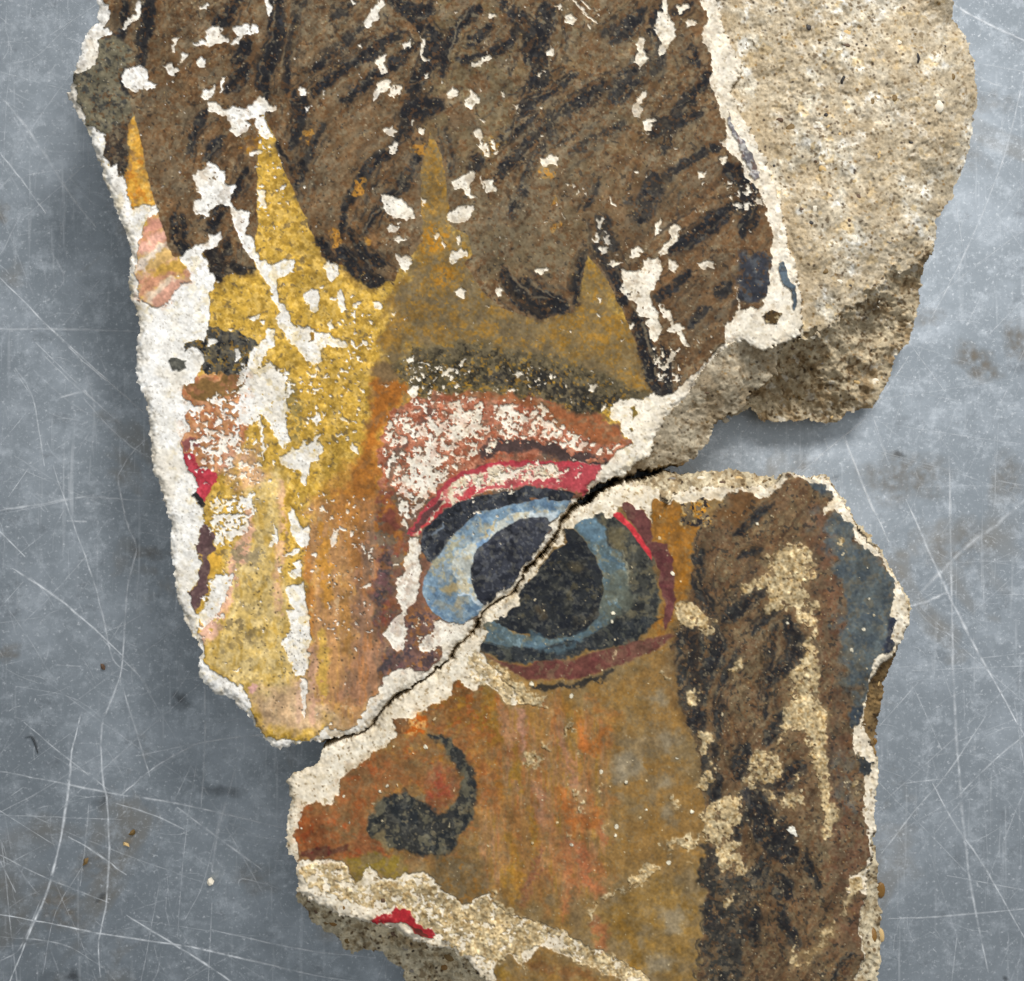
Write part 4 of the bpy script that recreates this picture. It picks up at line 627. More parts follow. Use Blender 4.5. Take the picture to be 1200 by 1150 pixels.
fill(E2((265, 410), (350, 340), (400, 338), (465, 420), (475, 520), (560, 555), (600, 690), (600, 800), (560, 930), (480, 1010), (400, 1060), (300, 1110)) + F2((300, 40), (200, 80), (60, 70), (-60, 40)) + F1((1060, 232), (950, 202), (965, 155), (930, 110), (1000, 100), (1080, 160)) + E2((0, 1080), (150, 1085), (330, 1050), (430, 930), (455, 800), (440, 680), (400, 580), (330, 480)), (86, 101, 104), soft=3, warp=0.7, fine=0.5, var=[((82, 106, 122), 10, 182, 0.5, 0.8, 0.6), ((112, 110, 92), 8, 183, 0.3, 0.6, 0.8), ((126, 146, 152), 5, 184, 1.2, 0.4, 0.6)], reg=IRIS)
fill(E2((455, 700), (600, 680), (640, 860), (560, 960), (480, 1010), (430, 960)), (96, 100, 88), soft=12, warp=4, op=0.8, holes=(6, 185, 0.9))
fill(E2((280, 400), (360, 345), (400, 345), (465, 430), (460, 470), (380, 490), (320, 450)), (96, 122, 138), soft=4, warp=1, op=0.85)
fill(E2((470, 420), (560, 400), (600, 560), (560, 560), (480, 520)), (112, 100, 70), soft=7, warp=2, op=0.7)
stroke(E2((570, 560), (600, 660), (605, 720), (590, 790)), 4, (160, 156, 130), soft=3, op=0.7, holes=(3.5, 186, 0.6))
fill(E2((0, 740), (150, 560), (235, 500), (215, 415), (268, 418), (330, 480), (400, 580), (440, 680), (457, 800), (430, 950), (350, 1040), (250, 1080), (100, 1088), (0, 1065)) + E1((960, 1165), (900, 1135), (800, 1080), (790, 1040), (960, 900), (1000, 820)), (42, 44, 46), soft=1.8, warp=0.6, fine=0.4, var=[((76, 74, 64), 6, 187, 0.9, 0.6, 0.6), ((28, 31, 38), 8, 188, 0.4, 0.5, 0.8), ((92, 82, 56), 12, 189, 1.6, 0.4, 0.5)], reg=PUPIL)
fill(E2((260, 640), (320, 610), (350, 660), (320, 690), (270, 690)), (100, 86, 58), soft=9, warp=2, op=0.6)
fill(E2((40, 900), (90, 880), (100, 960), (60, 970)), (100, 80, 52), soft=9, warp=2, op=0.5)
fill(E2((270, 940), (380, 900), (440, 900), (420, 1000), (300, 1000)), (84, 76, 60), soft=12, warp=3, op=0.5, holes=(5, 190, 0.7))
for p in (((0, 1060), (100, 1100), (250, 1090), (360, 1040)), ((80, 1150), (200, 1160), (330, 1110))):
    stroke(E2(*p), 8, (84, 108, 118), soft=6, op=0.6, holes=(6, 191, 0.7), reg=IRIS)
fill(E2((555, 262), (600, 258), (700, 308), (745, 380), (750, 450), (760, 490), (840, 520), (880, 600), (890, 700), (895, 850), (870, 960), (835, 1040), (815, 980), (830, 880), (800, 760), (790, 660), (750, 570), (680, 450), (600, 340)), (104, 62, 58), soft=2.5, warp=0.6, fine=0.5, var=[((118, 84, 72), 9, 192, 0.6, 0.5, 0.7), ((86, 42, 46), 9, 193, 0.5, 0.6, 0.6)], reg=LID)
fill(E2((510, 315), (560, 318), (640, 405), (690, 465), (750, 565), (748, 605), (690, 525), (600, 405), (508, 338)), (190, 54, 60), soft=1.8, warp=0.4, fine=0.3, var=[((232, 84, 88), 6, 194, 0.9, 0.5, 0.6)], reg=LID)
fill(E2((745, 600), (790, 680), (790, 760), (760, 700)), (120, 88, 50), soft=4, op=0.8)
fill(F1((925, 248), (1000, 285), (1080, 300), (1160, 310)) + F2((170, 140), (350, 125), (480, 88), (640, 45), (720, 25), (810, 15), (720, 90), (560, 150), (400, 205), (250, 215), (150, 215), (20, 150)), (104, 62, 54), soft=4, warp=0.8, fine=0.5, var=[((92, 48, 46), 9, 195, 0.4, 0.7, 0.6), ((116, 92, 70), 7, 196, 0.9, 0.5, 0.7)], reg=LID)
fill(F2((440, 110), (640, 50), (800, 10), (720, 90), (560, 150)), (112, 78, 64), soft=8, warp=2, op=0.8, holes=(5, 197, 0.6))
stroke(F2((160, 245), (280, 250), (400, 232), (530, 180)), 8, (46, 44, 42), soft=4, op=0.9, holes=(4, 198, 0.9), reg=LID)
# lower fragment: hair
HLL = E2((1060, 370), (1010, 500), (1000, 700), (975, 850)) + D1((100, 610), (60, 740), (30, 830)) + F2((790, 60), (830, 250), (870, 420), (920, 580), (935, 700), (935, 880)) + F3((165, 500), (175, 600), (170, 760), (155, 1000), (138, 1150)) + [(810, 1260), (800, 1400), (1060, 1400), (1100, 700), (1000, 540), (880, 540)] + D1((280, 100), (240, 200), (190, 280))
fill(HLL, (112, 88, 64), soft=2, warp=1.2, var=[((112, 97, 72), 14, 200, 0.2, 0.7, 0.75), ((82, 58, 40), 12, 201, 0.6, 0.6, 0.7), ((108, 78, 50), 8, 202, 0.9, 0.6, 0.6), ((126, 112, 84), 4, 203, 1.2, 0.4, 0.6)], tone=0.1, reg=HAIR)
LS = np.s_[int((550 - Y0) / STEP):NY, int((780 - X0) / STEP):NX]
lm = (RG[LS] == HAIR)
lay(LS, over(streak(LS, 5, 511, 1.2), 0.5, 1.0) * 0.40 * lm, (64, 50, 36))
lay(LS, over(streak(LS, 4, 512, 1.2), 0.8, 0.9) * 0.40 * lm, (130, 108, 76))
fill(D1((640, 200), (760, 260), (800, 640), (760, 900), (820, 1160), (640, 1160), (660, 600)) + F3((720, 0), (860, 500), (850, 900), (760, 1150), (700, 700)), (102, 72, 54), soft=26, warp=6, op=0.8, var=[((108, 94, 72), 10, 204, 0.4, 0.6, 0.7)])
fill(D1((200, 260), (300, 150), (400, 130), (420, 200), (330, 280)), (104, 74, 44), soft=10, warp=3)
BG = [((92, 102, 104), 7, 205, 0.5, 0.8, 0.7), ((64, 73, 80), 9, 206, 0.4, 0.8, 0.7), ((100, 94, 80), 6, 207, 0.8, 0.6, 0.7)]
fill(D1((600, 60), (700, 70), (740, 130), (720, 170), (660, 100)), (72, 76, 80), soft=5, warp=2, var=BG, reg=GROUND)
fill(D1((690, 270), (760, 190), (900, 370), (990, 430), (1050, 560), (1040, 640), (1040, 840), (940, 880), (880, 1160), (850, 1100), (800, 950), (770, 760), (800, 640), (760, 440)), (84, 90, 90), soft=20, warp=6, fine=2, var=BG, reg=GROUND)
fill(D1((1000, 690), (1040, 690), (1040, 850), (980, 850)), (40, 44, 58), soft=5, warp=2, op=0.85)
fill(F3((790, 190), (880, 200), (880, 300), (840, 290), (820, 250)), (52, 56, 58), soft=4, warp=2, reg=GROUND)
fill(F3((780, 0), (840, 0), (830, 70), (790, 80)), (58, 66, 74), soft=5, warp=2, reg=GROUND)
fill(F3((720, 160), (790, 200), (820, 380), (760, 440), (720, 340)), (92, 92, 86), soft=16, warp=5, op=0.75, holes=(6, 208, 0.3))
for f, p, w in ((D1, ((165, 400), (140, 540), (185, 640), (225, 710)), 46), (D1, ((470, 210), (390, 260), (320, 330)), 42), (D1, ((430, 580), (350, 640), (270, 720)), 62), (D1, ((490, 740), (465, 940), (445, 1150)), 24), (D1, ((540, 720), (590, 830), (560, 910), (460, 1000)), 66), (D1, ((520, 660), (440, 720), (380, 780)), 30), (D1, ((430, 400), (330, 440)), 26), (D1, ((90, 760), (120, 860), (130, 1000), (130, 1120)), 120), (D1, ((200, 760), (220, 850), (180, 960)), 90), (D1, ((330, 860), (260, 980), (220, 1150)), 30),
                (F3, ((195, 150), (185, 230), (215, 310), (200, 410)), 58), (F3, ((490, 20), (425, 140)), 46), (F3, ((340, 160), (295, 290)), 56), (F3, ((570, 240), (470, 320), (390, 340)), 76), (F3, ((340, 370), (400, 450), (460, 540), (520, 620)), 120), (F3, ((585, 610), (610, 680), (650, 750)), 40), (F3, ((470, 840), (520, 930), (550, 1010)), 44), (F3, ((375, 840), (365, 990)), 40), (F3, ((310, 440), (290, 580)), 40), (F3, ((420, 640), (400, 700), (350, 740)), 60), (F3, ((480, 720), (510, 800)), 70), (F3, ((240, 0), (215, 120)), 40), (F3, ((130, 0), (140, 110)), 60), (F3, ((700, 1150), (740, 1060), (790, 1040)), 20)):
    lock(f(*p), w / (1150 / 320.0 if f is F3 else S3), 0.88, (48, 50, 50))
fill(F3((165, 590), (220, 590), (230, 690), (360, 720), (430, 660), (440, 740), (360, 800), (350, 900), (330, 1000), (300, 1080), (290, 1160), (140, 1160), (160, 900)) + [(840, 1300), (806, 1300)], (50, 51, 50), soft=8, warp=4, op=0.85, var=[((104, 92, 74), 5, 210, 0.45, 0.5, 0.8), ((30, 32, 36), 9, 211, 0.4, 0.5, 0.8), ((116, 90, 60), 8, 212, 1.2, 0.4, 0.7)], reg=HAIR)
for k in range(60):
    x, y = rng.uniform(820, 1010), rng.uniform(570, 1180)
    L = rng.uniform(30, 80)
    s = rng.uniform(-0.5, 0.35) if y > 760 else rng.uniform(-1.0, -0.2)
    sl2, d = ldist([(x, y), (x + s * L * 0.4, y + L * 0.5), (x + s * L * 0.7, y + L)], rng.uniform(3, 8), 2, 1)
    a = sst(d / 5 + 0.5) * rng.uniform(0.2, 0.5) * (RG[sl2] == HAIR) * (1 - over(nsl(sl2, 4.5, 213, 3), 0.7, 0.6))
    lay(sl2, a, rng.choice([(58, 48, 38), (70, 52, 38), (120, 92, 60), (50, 48, 46)]))
fz = (0.5 + 0.45 * np.clip(noise(60, 551, 2), -1.2, 1.2)) * (RG == HAIR) * isL
lay(H, over(noise(3.4, 552, 3, 0.9), 0.35, 0.7) * np.clip(fz, 0, 1) * 0.42 * (0.4 + 0.6 * (PC[..., 0] > 0.26)), (128, 114, 88), tone=0.08)
lay(H, over(noise(3.0, 553, 2, 0.9), 1.2, 0.5) * (RG == HAIR) * isL * 0.5, (108, 76, 48), tone=0.06)
lay(H, over(noise(3.0, 554, 2, 0.9), 1.4, 0.5) * (RG == HAIR) * isL * 0.6, (38, 38, 38), tone=0.06)
lay(H, over(noise(3.2, 555, 3, 0.9), 0.9, 0.7) * (RG == SKIN) * isL * 0.3, (134, 118, 90), tone=0.06)
lay(H, over(noise(3.2, 556, 3, 0.9), 1.0, 0.7) * ((RG == WHITE) | (RG == PUPIL) | (RG == NOSE) | (RG == GROUND)) * 0.38, (112, 108, 94), tone=0.06)
# worn spot with orange and black near the top edge
fill(D1((60, 240), (90, 130), (190, 160), (210, 260), (150, 300), (80, 290)), (122, 104, 78), soft=5, warp=3, var=[((196, 134, 40), 5, 214, 0.4, 0.5, 0.9), ((36, 34, 40), 5, 215, 0.5, 0.4, 0.9), ((222, 190, 130), 4, 216, 1.1, 0.4, 0.8)])
# lower fragment: losses and lime crust
CRM = (186, 164, 124)
for f, L in ((D1, (((430, 420), (520, 390), (580, 350), (650, 380), (660, 520), (600, 560), (670, 620), (670, 740), (600, 740), (560, 670), (440, 690), (415, 670), (470, 600), (440, 570), (370, 590), (340, 570), (350, 540), (440, 530), (470, 480)), ((560, 950), (600, 920), (630, 800), (680, 740), (680, 1000), (700, 1100), (700, 1160), (540, 1160), (570, 1080)), ((35, 650), (60, 625), (120, 630), (170, 680), (230, 715), (230, 765), (190, 785), (140, 750), (60, 742)), ((100, 1040), (130, 1010), (150, 1060), (130, 1110), (100, 1100)), ((760, 350), (800, 345), (815, 370), (780, 390)), ((290, 930), (340, 890), (345, 920), (300, 960)), ((0, 935), (25, 940), (30, 975), (0, 985)), ((340, 540), (380, 530), (385, 590), (345, 585)))),
             (F3, (((480, -10), (660, -10), (690, 120), (660, 160), (690, 280), (690, 360), (720, 430), (700, 560), (670, 560), (670, 430), (640, 300), (600, 200), (580, 100), (520, 70), (480, 140), (465, 110), (490, 60)), ((320, 290), (350, 190), (440, 170), (490, 250), (430, 330), (400, 310), (370, 350), (330, 330)), ((420, 360), (450, 345), (467, 375), (430, 392)), ((488, 370), (550, 358), (592, 395), (560, 407), (540, 395), (520, 437), (500, 395)), ((160, 410), (240, 370), (300, 365), (330, 400), (310, 480), (280, 500), (270, 560), (300, 560), (330, 630), (360, 680), (350, 725), (320, 700), (250, 690), (220, 650), (200, 610), (215, 580), (160, 560), (155, 480)), ((0, 545), (80, 540), (160, 530), (170, 580), (100, 610), (20, 590), (0, 600)),
                   ((120, 110), (150, 90), (175, 110), (207, 135), (185, 155), (170, 190), (150, 210), (140, 160)), ((165, 290), (190, 258), (207, 290), (195, 342), (143, 352)), ((765, 770), (780, 720), (840, 685), (830, 760), (790, 800), (755, 820)), ((228, 820), (255, 808), (295, 768), (312, 780), (272, 830), (260, 857)), ((538, 990), (555, 1008), (562, 1090), (545, 1102), (530, 1060)), ((535, 275), (555, 270), (560, 310), (545, 315)), ((195, 235), (225, 235), (225, 265), (200, 260)), ((460, 470), (490, 455), (480, 500), (455, 495)), ((320, 1070), (350, 1080), (345, 1105), (325, 1095)), ((800, 195), (850, 200), (840, 225)), ((785, 310), (815, 310), (810, 350), (790, 345)))),
             (G1, (((0, 210), (60, 190), (100, 260), (200, 300), (300, 330), (400, 360), (500, 430), (640, 490), (760, 550), (830, 605), (700, 605), (600, 560), (500, 510), (400, 470), (370, 400), (300, 440), (200, 470), (230, 570), (190, 510), (150, 465), (80, 490), (40, 560), (0, 520)), ((510, 270), (600, 200), (700, 140), (740, 80), (790, 35), (855, 60), (830, 90), (760, 150), (650, 190), (560, 250), (520, 310)), ((880, 40), (920, 30), (910, 50)), ((980, 35), (1000, 40), (990, 55)))),
             (F2, (((295, 440), (345, 405), (365, 450), (350, 470), (335, 440), (300, 470)), ((120, 605), (150, 560), (190, 540), (215, 590), (180, 595), (165, 620)), ((330, 680), (350, 680), (390, 760), (405, 810), (380, 815), (340, 740)), ((740, 175), (790, 170), (795, 205), (760, 205)), ((790, 770), (815, 745), (840, 780), (815, 805)), ((365, 520), (385, 515), (405, 545), (385, 545)), ((325, 885), (360, 910), (345, 925)), ((485, 880), (505, 865), (510, 895)), ((865, 640), (895, 640), (890, 660)), ((0, 150), (60, 180), (140, 240), (225, 305), (235, 350), (170, 335), (100, 325), (40, 270), (0, 240)), ((520, 90), (535, 90), (530, 135)), ((465, 690), (490, 680), (495, 720), (475, 730)), ((455, 620), (480, 625), (475, 640)), ((215, 505), (240, 500), (240, 535), (218, 540)))),
             (F4, (((120, 640), (220, 610), (330, 640), (380, 720), (470, 700), (580, 690), (640, 660), (740, 700), (790, 770), (870, 810), (960, 760), (1150, 860), (1150, 1000), (1000, 1060), (860, 1040), (760, 960), (640, 880), (500, 820), (300, 780), (160, 740)),))):
    for p in L:
        crust(f(*p), CRM)
for p in (F3((575, 1085), (600, 1000), (670, 930), (715, 885), (760, 800), (790, 800), (730, 900), (650, 1030), (600, 1095)), F1((830, 260), (925, 250), (1000, 320), (1100, 400), (1160, 460), (1110, 485), (1000, 420), (900, 370))):
    crust(p, CRM, -0.1, 5, 64, 8, op=0.8)
fill(F3((575, 1085), (600, 1000), (670, 930), (715, 885), (700, 960), (650, 1030), (600, 1095)), (136, 112, 76), soft=8, warp=3, op=0.8)
sl, d = sdist(F3((512, 510), (530, 493), (557, 510), (550, 537), (520, 532)), 0.8, 0.8, 6)
a = sst(d + 0.5)
CRUST[sl] += (np.array((236, 230, 214), np.float32) / 255 - CRUST[sl]) * a[..., None]
GR[sl] = np.maximum(GR[sl], a)
for f, x, y, r in ((E2, 878, 690, 16), (E2, 515, 937, 14), (E2, 508, 988, 11), (F2, 588, 678, 10), (F2, 885, 808, 9), (F2, 780, 1035, 12), (F4, 688, 95, 10), (F4, 515, 270, 7), (F4, 482, 293, 7), (F4, 320, 318, 6), (F4, 343, 436, 6), (F4, 125, 463, 5), (F2, 548, 875, 12), (F2, 677, 800, 5), (D1, 410, 285, 7), (D1, 835, 850, 10), (D1, 885, 760, 8), (D1, 545, 730, 8), (F2, 165, 235, 12), (F2, 345, 290, 12), (F2, 342, 960, 9), (F2, 475, 628, 10), (F2, 545, 918, 8), (D1, 908, 480, 5), (D1, 915, 625, 6), (F3, 115, 432, 6), (F3, 48, 210, 6)):
    cx, cy = f((x, y))[0]
    s = {id(E1): 5.75, id(E2): 1150 / 220.0}.get(id(f), S3)
    sl, d = sdist([(cx + r / s * math.cos(t), cy + r / s * math.sin(t)) for t in np.linspace(0, 6.28, 8)[:-1]], 0.5, 0.4, 5)
    a = sst(d / 0.9 + 0.6)
    CRUST[sl] += (np.array((232, 222, 196), np.float32) / 255 - CRUST[sl]) * a[..., None]
    GR[sl] = np.maximum(GR[sl], a)
n = over(noise(3.2, 220, 3), 3.1, 0.3) * isL * (dPL > 3)
CRUST[:] = np.where((n > GR)[..., None], np.array((214, 196, 158), np.float32) / 255, CRUST)
GR[:] = np.maximum(GR, n * 0.8)
def red_island(pts, col, var=()):
    sl, d = sdist(pts, 0.9, 0.7, 6)
    a = sst(d / 1.0 + 0.5)
    lay(sl, a, col, var, 0.06, LIP)
    PM[sl] = np.maximum(PM[sl], a)
    GR[sl] *= 1 - a
red_island(F4((435, 872), (460, 850), (530, 845), (545, 825), (610, 833), (640, 870), (680, 905), (717, 920), (724, 957), (700, 963), (640, 930), (600, 890), (540, 887), (470, 886)), (176, 46, 50), [((152, 34, 42), 5, 221, 0.4, 0.7, 0.7), ((206, 120, 110), 4, 222, 1.8, 0.4, 0.6)])
red_island(F4((612, 898), (650, 905), (700, 950), (660, 943)), (96, 44, 36))
PM[:] = np.where(RG == 0, 0, PM)
# ------------------------------------------------------------------ relief in millimetres above the table
def rbf(pts, X, Y):
    P = np.array(pts, float)
    c, z = P[:, :2] / 100.0, P[:, 2]
    def k(r2):
        return np.sqrt(r2 + 0.02)
    n = len(P)
    r2 = ((c[:, None] - c[None]) ** 2).sum(-1)
    A = np.zeros((n + 3, n + 3))
    A[:n, :n] = k(r2) - np.eye(n) * 0.02
    A[:n, n] = 1
    A[:n, n + 1:] = c
    A[n:, :n] = A[:n, n:].T
    w = np.linalg.solve(A, np.concatenate([z, [0, 0, 0]]))
    out = np.full(X.shape, w[n], np.float32)
    out += w[n + 1] * X / 100 + w[n + 2] * Y / 100
    for i in range(n):
        out += w[i] * k((X / 100 - c[i, 0]) ** 2 + (Y / 100 - c[i, 1]) ** 2)
    return out

Z = np.zeros((NY, NX), np.float32)
mU, mL = isU & ~faceU, isL & ~faceL
RIDGE = [(942, 389, 42), (956, 388, 40.5), (971, 380, 39), (985, 371, 38), (996, 358, 37.5), (1010, 347, 37), (1031, 340, 35.5), (1038, 328, 34), (1057, 313, 31), (1070, 304, 27), (1084, 294, 21), (1098, 276, 16)]
UP_PTS = [(842, -60, 42), (845, 0, 42), (858, 55, 41.5), (872, 80, 41), (864, 110, 41.5), (880, 150, 42), (905, 205, 42), (922, 262, 42.5), (936, 320, 43), (960, 20, 40.5), (960, -60, 40), (1000, 100, 41), (950, 200, 42), (1060, 60, 37), (1060, -60, 36), (1100, 100, 33), (1105, 0, 28), (1110, -60, 25), (1117, 21, 17), (1130, 40, 15), (1142, 75, 13), (1144, 117, 13), (1138, 156, 14), (1128, 198, 15), (1115, 235, 15), (1085, 180, 33), (1050, 250, 37), (1070, 270, 32), (1000, 300, 40)] + RIDGE
Z[mU] = rbf(UP_PTS, XX[mU], YY[mU])
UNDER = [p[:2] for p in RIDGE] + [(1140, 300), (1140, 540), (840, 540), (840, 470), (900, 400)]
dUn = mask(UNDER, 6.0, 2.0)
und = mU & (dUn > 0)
UN_PTS = RIDGE + [(948, 402, 34), (930, 420, 28), (960, 425, 27), (985, 405, 27), (1010, 385, 25), (1040, 365, 21), (1065, 335, 18), (960, 450, 22), (1000, 435, 19), (1050, 400, 13), (1077, 361, 13), (1073, 380, 12), (1034, 458, 11), (1016, 478, 11), (979, 494, 11), (927, 492, 11), (896, 490, 11), (888, 484, 12), (900, 460, 16), (940, 470, 15), (990, 465, 14)]
Z[und] = rbf(UN_PTS, XX[und], YY[und])
FACET = B3((940, 380), (1150, 440), (1150, 470), (1120, 570), (1060, 660), (990, 720), (970, 765), (900, 790), (830, 850), (790, 930), (740, 1010), (540, 1070), (380, 1130), (330, 1050), (480, 860), (640, 640), (780, 480))
dFac = mask(FACET, 2.0, 1.5)
fac = mU & (dFac > 0)
FAC_PTS = [(874, 402, 44), (905, 408, 42), (920, 404, 41.5), (836, 421, 44.5), (802, 468, 44.5), (766, 515, 44), (735, 556, 40), (910, 434, 36), (878, 468, 32), (850, 483, 32), (826, 520, 30), (813, 537, 29), (761, 550, 35), (840, 460, 40), (805, 505, 37), (870, 435, 40)]
Z[fac] = rbf(FAC_PTS, XX[fac], YY[fac])
LO_PTS = [(754, 562, 38), (783, 556, 33), (801, 554, 31), (858, 551, 30), (895, 558, 31), (926, 554, 38), (770, 575, 42.5), (800, 571, 42.5), (842, 572, 42.5), (880, 572, 42.5), (905, 566, 42), (1041, 657, 41), (1056, 684, 38), (1067, 703, 34), (1066, 733, 34), (1054, 754, 32), (1047, 772, 24), (1036, 798, 18), (1031, 822, 16), (1030, 850, 16), (1027, 874, 20), (1020, 790, 42), (1014, 830, 42), (1013, 860, 42), (1030, 894, 40), (1028, 925, 40), (1025, 960, 39), (1024, 985, 36), (1026, 1003, 30), (1032, 1033, 26), (1032, 1075, 24), (1033, 1105, 24), (1028, 1140, 24), (1020, 1200, 24), (1014, 1020, 42), (1010, 1060, 42), (1006, 1085, 42), (1010, 1110, 42), (1003, 1145, 42), (1002, 1200, 42),
          (347, 1054, 32), (359, 1067, 28), (363, 1080, 24), (380, 1087, 22), (396, 1100, 20), (404, 1115, 17), (414, 1119, 16), (430, 1112, 20), (448, 1113, 21), (456, 1129, 19), (473, 1136, 18), (474, 1150, 18), (500, 1200, 18), (372, 1062, 41), (398, 1072, 41), (430, 1080, 41), (442, 1082, 41), (470, 1092, 41), (500, 1110, 40), (524, 1111, 40), (545, 1122, 40), (570, 1148, 40), (595, 1190, 40), (520, 1140, 33), (470, 1120, 29), (430, 1098, 30)]
Z[mL] = rbf(LO_PTS, XX[mL], YY[mL])
Z[faceU] = 46.0 + 0.35 * noise(160, 301, 2)[faceU]
Z[faceL] = 44.0 + 0.35 * noise(160, 302, 2)[faceL]
dF = np.where(isU, dFU, dFL)
face = faceU | faceL
Z -= np.where(face, 2.2 * np.clip(1 - dF / 9.0, 0, 1) ** 2, 0) * (0.75 + 0.25 * np.clip(noise(14, 303, 2), -2, 2))
ZB = Z.copy()
bare = face * (1 - PM)
edge_zone = np.where(face, np.clip(1 - dF / 16.0, 0, 1), 0)
Z += face * (0.10 * noise(18, 304, 3) + 0.012 * noise(3.0, 305, 2))
Z += bare * (0.05 * noise(6, 306, 4, 0.8) + 0.03 * noise(2.4, 307, 2) - 0.05)
Z += bare * edge_zone * (0.30 - 0.34 * np.abs(noise(11, 308, 4, 0.6)))
Z += face * PM * 0.48
Z += face * GR * (0.28 + 0.15 * noise(3.4, 309, 2) + 0.10 * noise(8, 310, 2))
rough = 2.0 * noise(44, 311, 3) + 0.62 * noise(9, 312, 3, 0.7) + 0.20 * noise(3.2, 313, 2)
pits = over(noise(10, 314, 3), 1.2, 0.8) * 1.5 + over(noise(5, 315, 2), 1.4, 0.7) * 0.8
under = und & ~fac
amp = np.where(isU, np.where(under, 0.95, np.where(fac, 0.5, 0.40)), 0.75)
rim = np.clip(np.where(isU, -dFU, -dFL) / 12.0, 0.15, 1)
Z += np.where(mU | mL, (rough * amp - pits * amp) * rim, 0)
Z = np.maximum(Z, 1.0)

# ------------------------------------------------------------------ plaster and mortar colours
def colour(base, var, tone=0.05):
    return tint(np.s_[:, :], base, var, tone)
plU = colour((234, 230, 222), [((214, 209, 200), 6, 320, 0.6, 0.8, 0.6), ((246, 244, 240), 12, 321, 0.2, 0.9, 0.6), ((176, 170, 160), 3.0, 322, 1.85, 0.4, 0.7), ((226, 216, 198), 26, 323, 0.4, 0.9, 0.6)], 0.03)
plC = colour((226, 213, 190), [((206, 190, 160), 6, 330, 0.6, 0.8, 0.6), ((240, 232, 214), 10, 331, 0.4, 0.9, 0.6), ((160, 138, 104), 3.2, 332, 1.75, 0.4, 0.8)], 0.04)
# chips among the hair and at the right edge are creamier than the big loss at the left
cream = sst((XX - 250) / 350.0) * 0.70
plU += (plC - plU) * cream[..., None]
PL = np.where(isU[..., None], plU, plC)
mo = colour((204, 192, 169), [((222, 213, 194), 12, 340, 0.2, 0.8, 0.8), ((180, 164, 138), 26, 341, 0.6, 0.9, 0.6), ((236, 232, 222), 9, 342, 1.1, 0.5, 0.8), ((160, 144, 118), 4, 343, 1.1, 0.5, 0.6), ((110, 94, 74), 3.2, 344, 1.6, 0.4, 0.8), ((212, 184, 134), 8, 345, 1.6, 0.5, 0.6)], 0.08)
nearedge = over(np.where(isU, dFU, -30), -34, 30) * over(noise(22, 346, 3), -0.3, 1.0)
mo += (np.array((172, 150, 116), np.float32) / 255 - mo) * (nearedge * 0.6)[..., None]  # brownish tint along the plaster step, its shadow painted into the mortar colour
fc = colour((176, 162, 138), [((198, 186, 162), 12, 347, 0.4, 0.8, 0.7), ((142, 124, 98), 14, 348, 0.6, 0.8, 0.7), ((122, 102, 76), 4, 349, 1.5, 0.4, 0.7)], 0.06)  # facet turned from the light: same mortar, shading put into a darker colour
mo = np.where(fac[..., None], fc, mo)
un = colour((176, 160, 132), [((198, 182, 152), 12, 351, 0.4, 0.8, 0.7), ((134, 110, 78), 12, 352, 0.5, 0.8, 0.7), ((98, 78, 54), 4, 353, 1.3, 0.4, 0.8), ((210, 204, 192), 7, 354, 1.5, 0.4, 0.6)], 0.07)  # underside: same mortar again, its shade painted in as a darker tone
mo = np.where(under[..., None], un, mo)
ml = colour((204, 188, 156), [((140, 116, 82), 10, 355, 0.5, 0.7, 0.6), ((222, 208, 178), 8, 356, 0.6, 0.6, 0.8), ((104, 84, 58), 5, 357, 1.2, 0.7, 0.6)], 0.08)
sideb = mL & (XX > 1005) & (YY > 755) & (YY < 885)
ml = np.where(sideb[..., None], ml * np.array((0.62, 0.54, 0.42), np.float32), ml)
mo = np.where(mL[..., None], ml, mo)

grime = edge_zone * over(noise(10, 630, 4, 0.7), 0.3, 1.2) * face
PL += (np.array((160, 148, 128), np.float32) / 255 - PL) * (0.45 * grime)[..., None]
res = over(noise(6, 610, 4, 0.75), 0.75, 1.2) * np.clip(1 - (-np.where(isU, dPU, dPL)) / 26.0, 0, 1) * face
PL += (PC - PL) * (0.26 * res)[..., None]
fleck = over(noise(2.6, 611, 2, 0.8), 2.25, 0.4) * face * (np.where(isU, dPU, dPL) > -4) * (RG > 0)
PM[:] = np.maximum(PM, fleck * 0.85 * isU)
skin = (RG == SKIN) & face
upr = 0.6 * nsl(np.s_[0:NY, 0:NX], 11, 620, 3, 0.6, 0.6, 4.0) + 0.6 * np.roll(nsl(np.s_[0:NY, 0:NX], 16, 621, 3, 0.6, 0.5, 3.5), 40, 0)
zone = skin * (np.clip((YY - 470) / 80, 0, 1) * (isU & (XX < 470)) + 0.9 * (isL & (XX < 780) & (XX > 560)) + 0.3 * isL)
PC *= (1 + 0.042 * upr * np.clip(zone, 0, 1))[..., None]
gr1 = (0.75 * noise(1.5, 601, 2, 0.9) + 0.65 * noise(3.0, 602, 2, 0.8))[..., None]
PC *= 1 + 0.045 * gr1
PL *= 1 + 0.028 * gr1
mo *= 1 + 0.045 * gr1
CRUST *= 1 + 0.09 * gr1
lum = (PC @ np.array((0.30, 0.59, 0.11), np.float32))[..., None]
PC += (lum - PC) * 0.02
PMs = PM[..., None]
C = PL * (1 - PMs) + PC * PMs
g = np.clip(GR, 0, 1)[..., None] * face[..., None]
C = C * (1 - g) + CRUST * g
C = np.where((mU | mL)[..., None], mo, C)
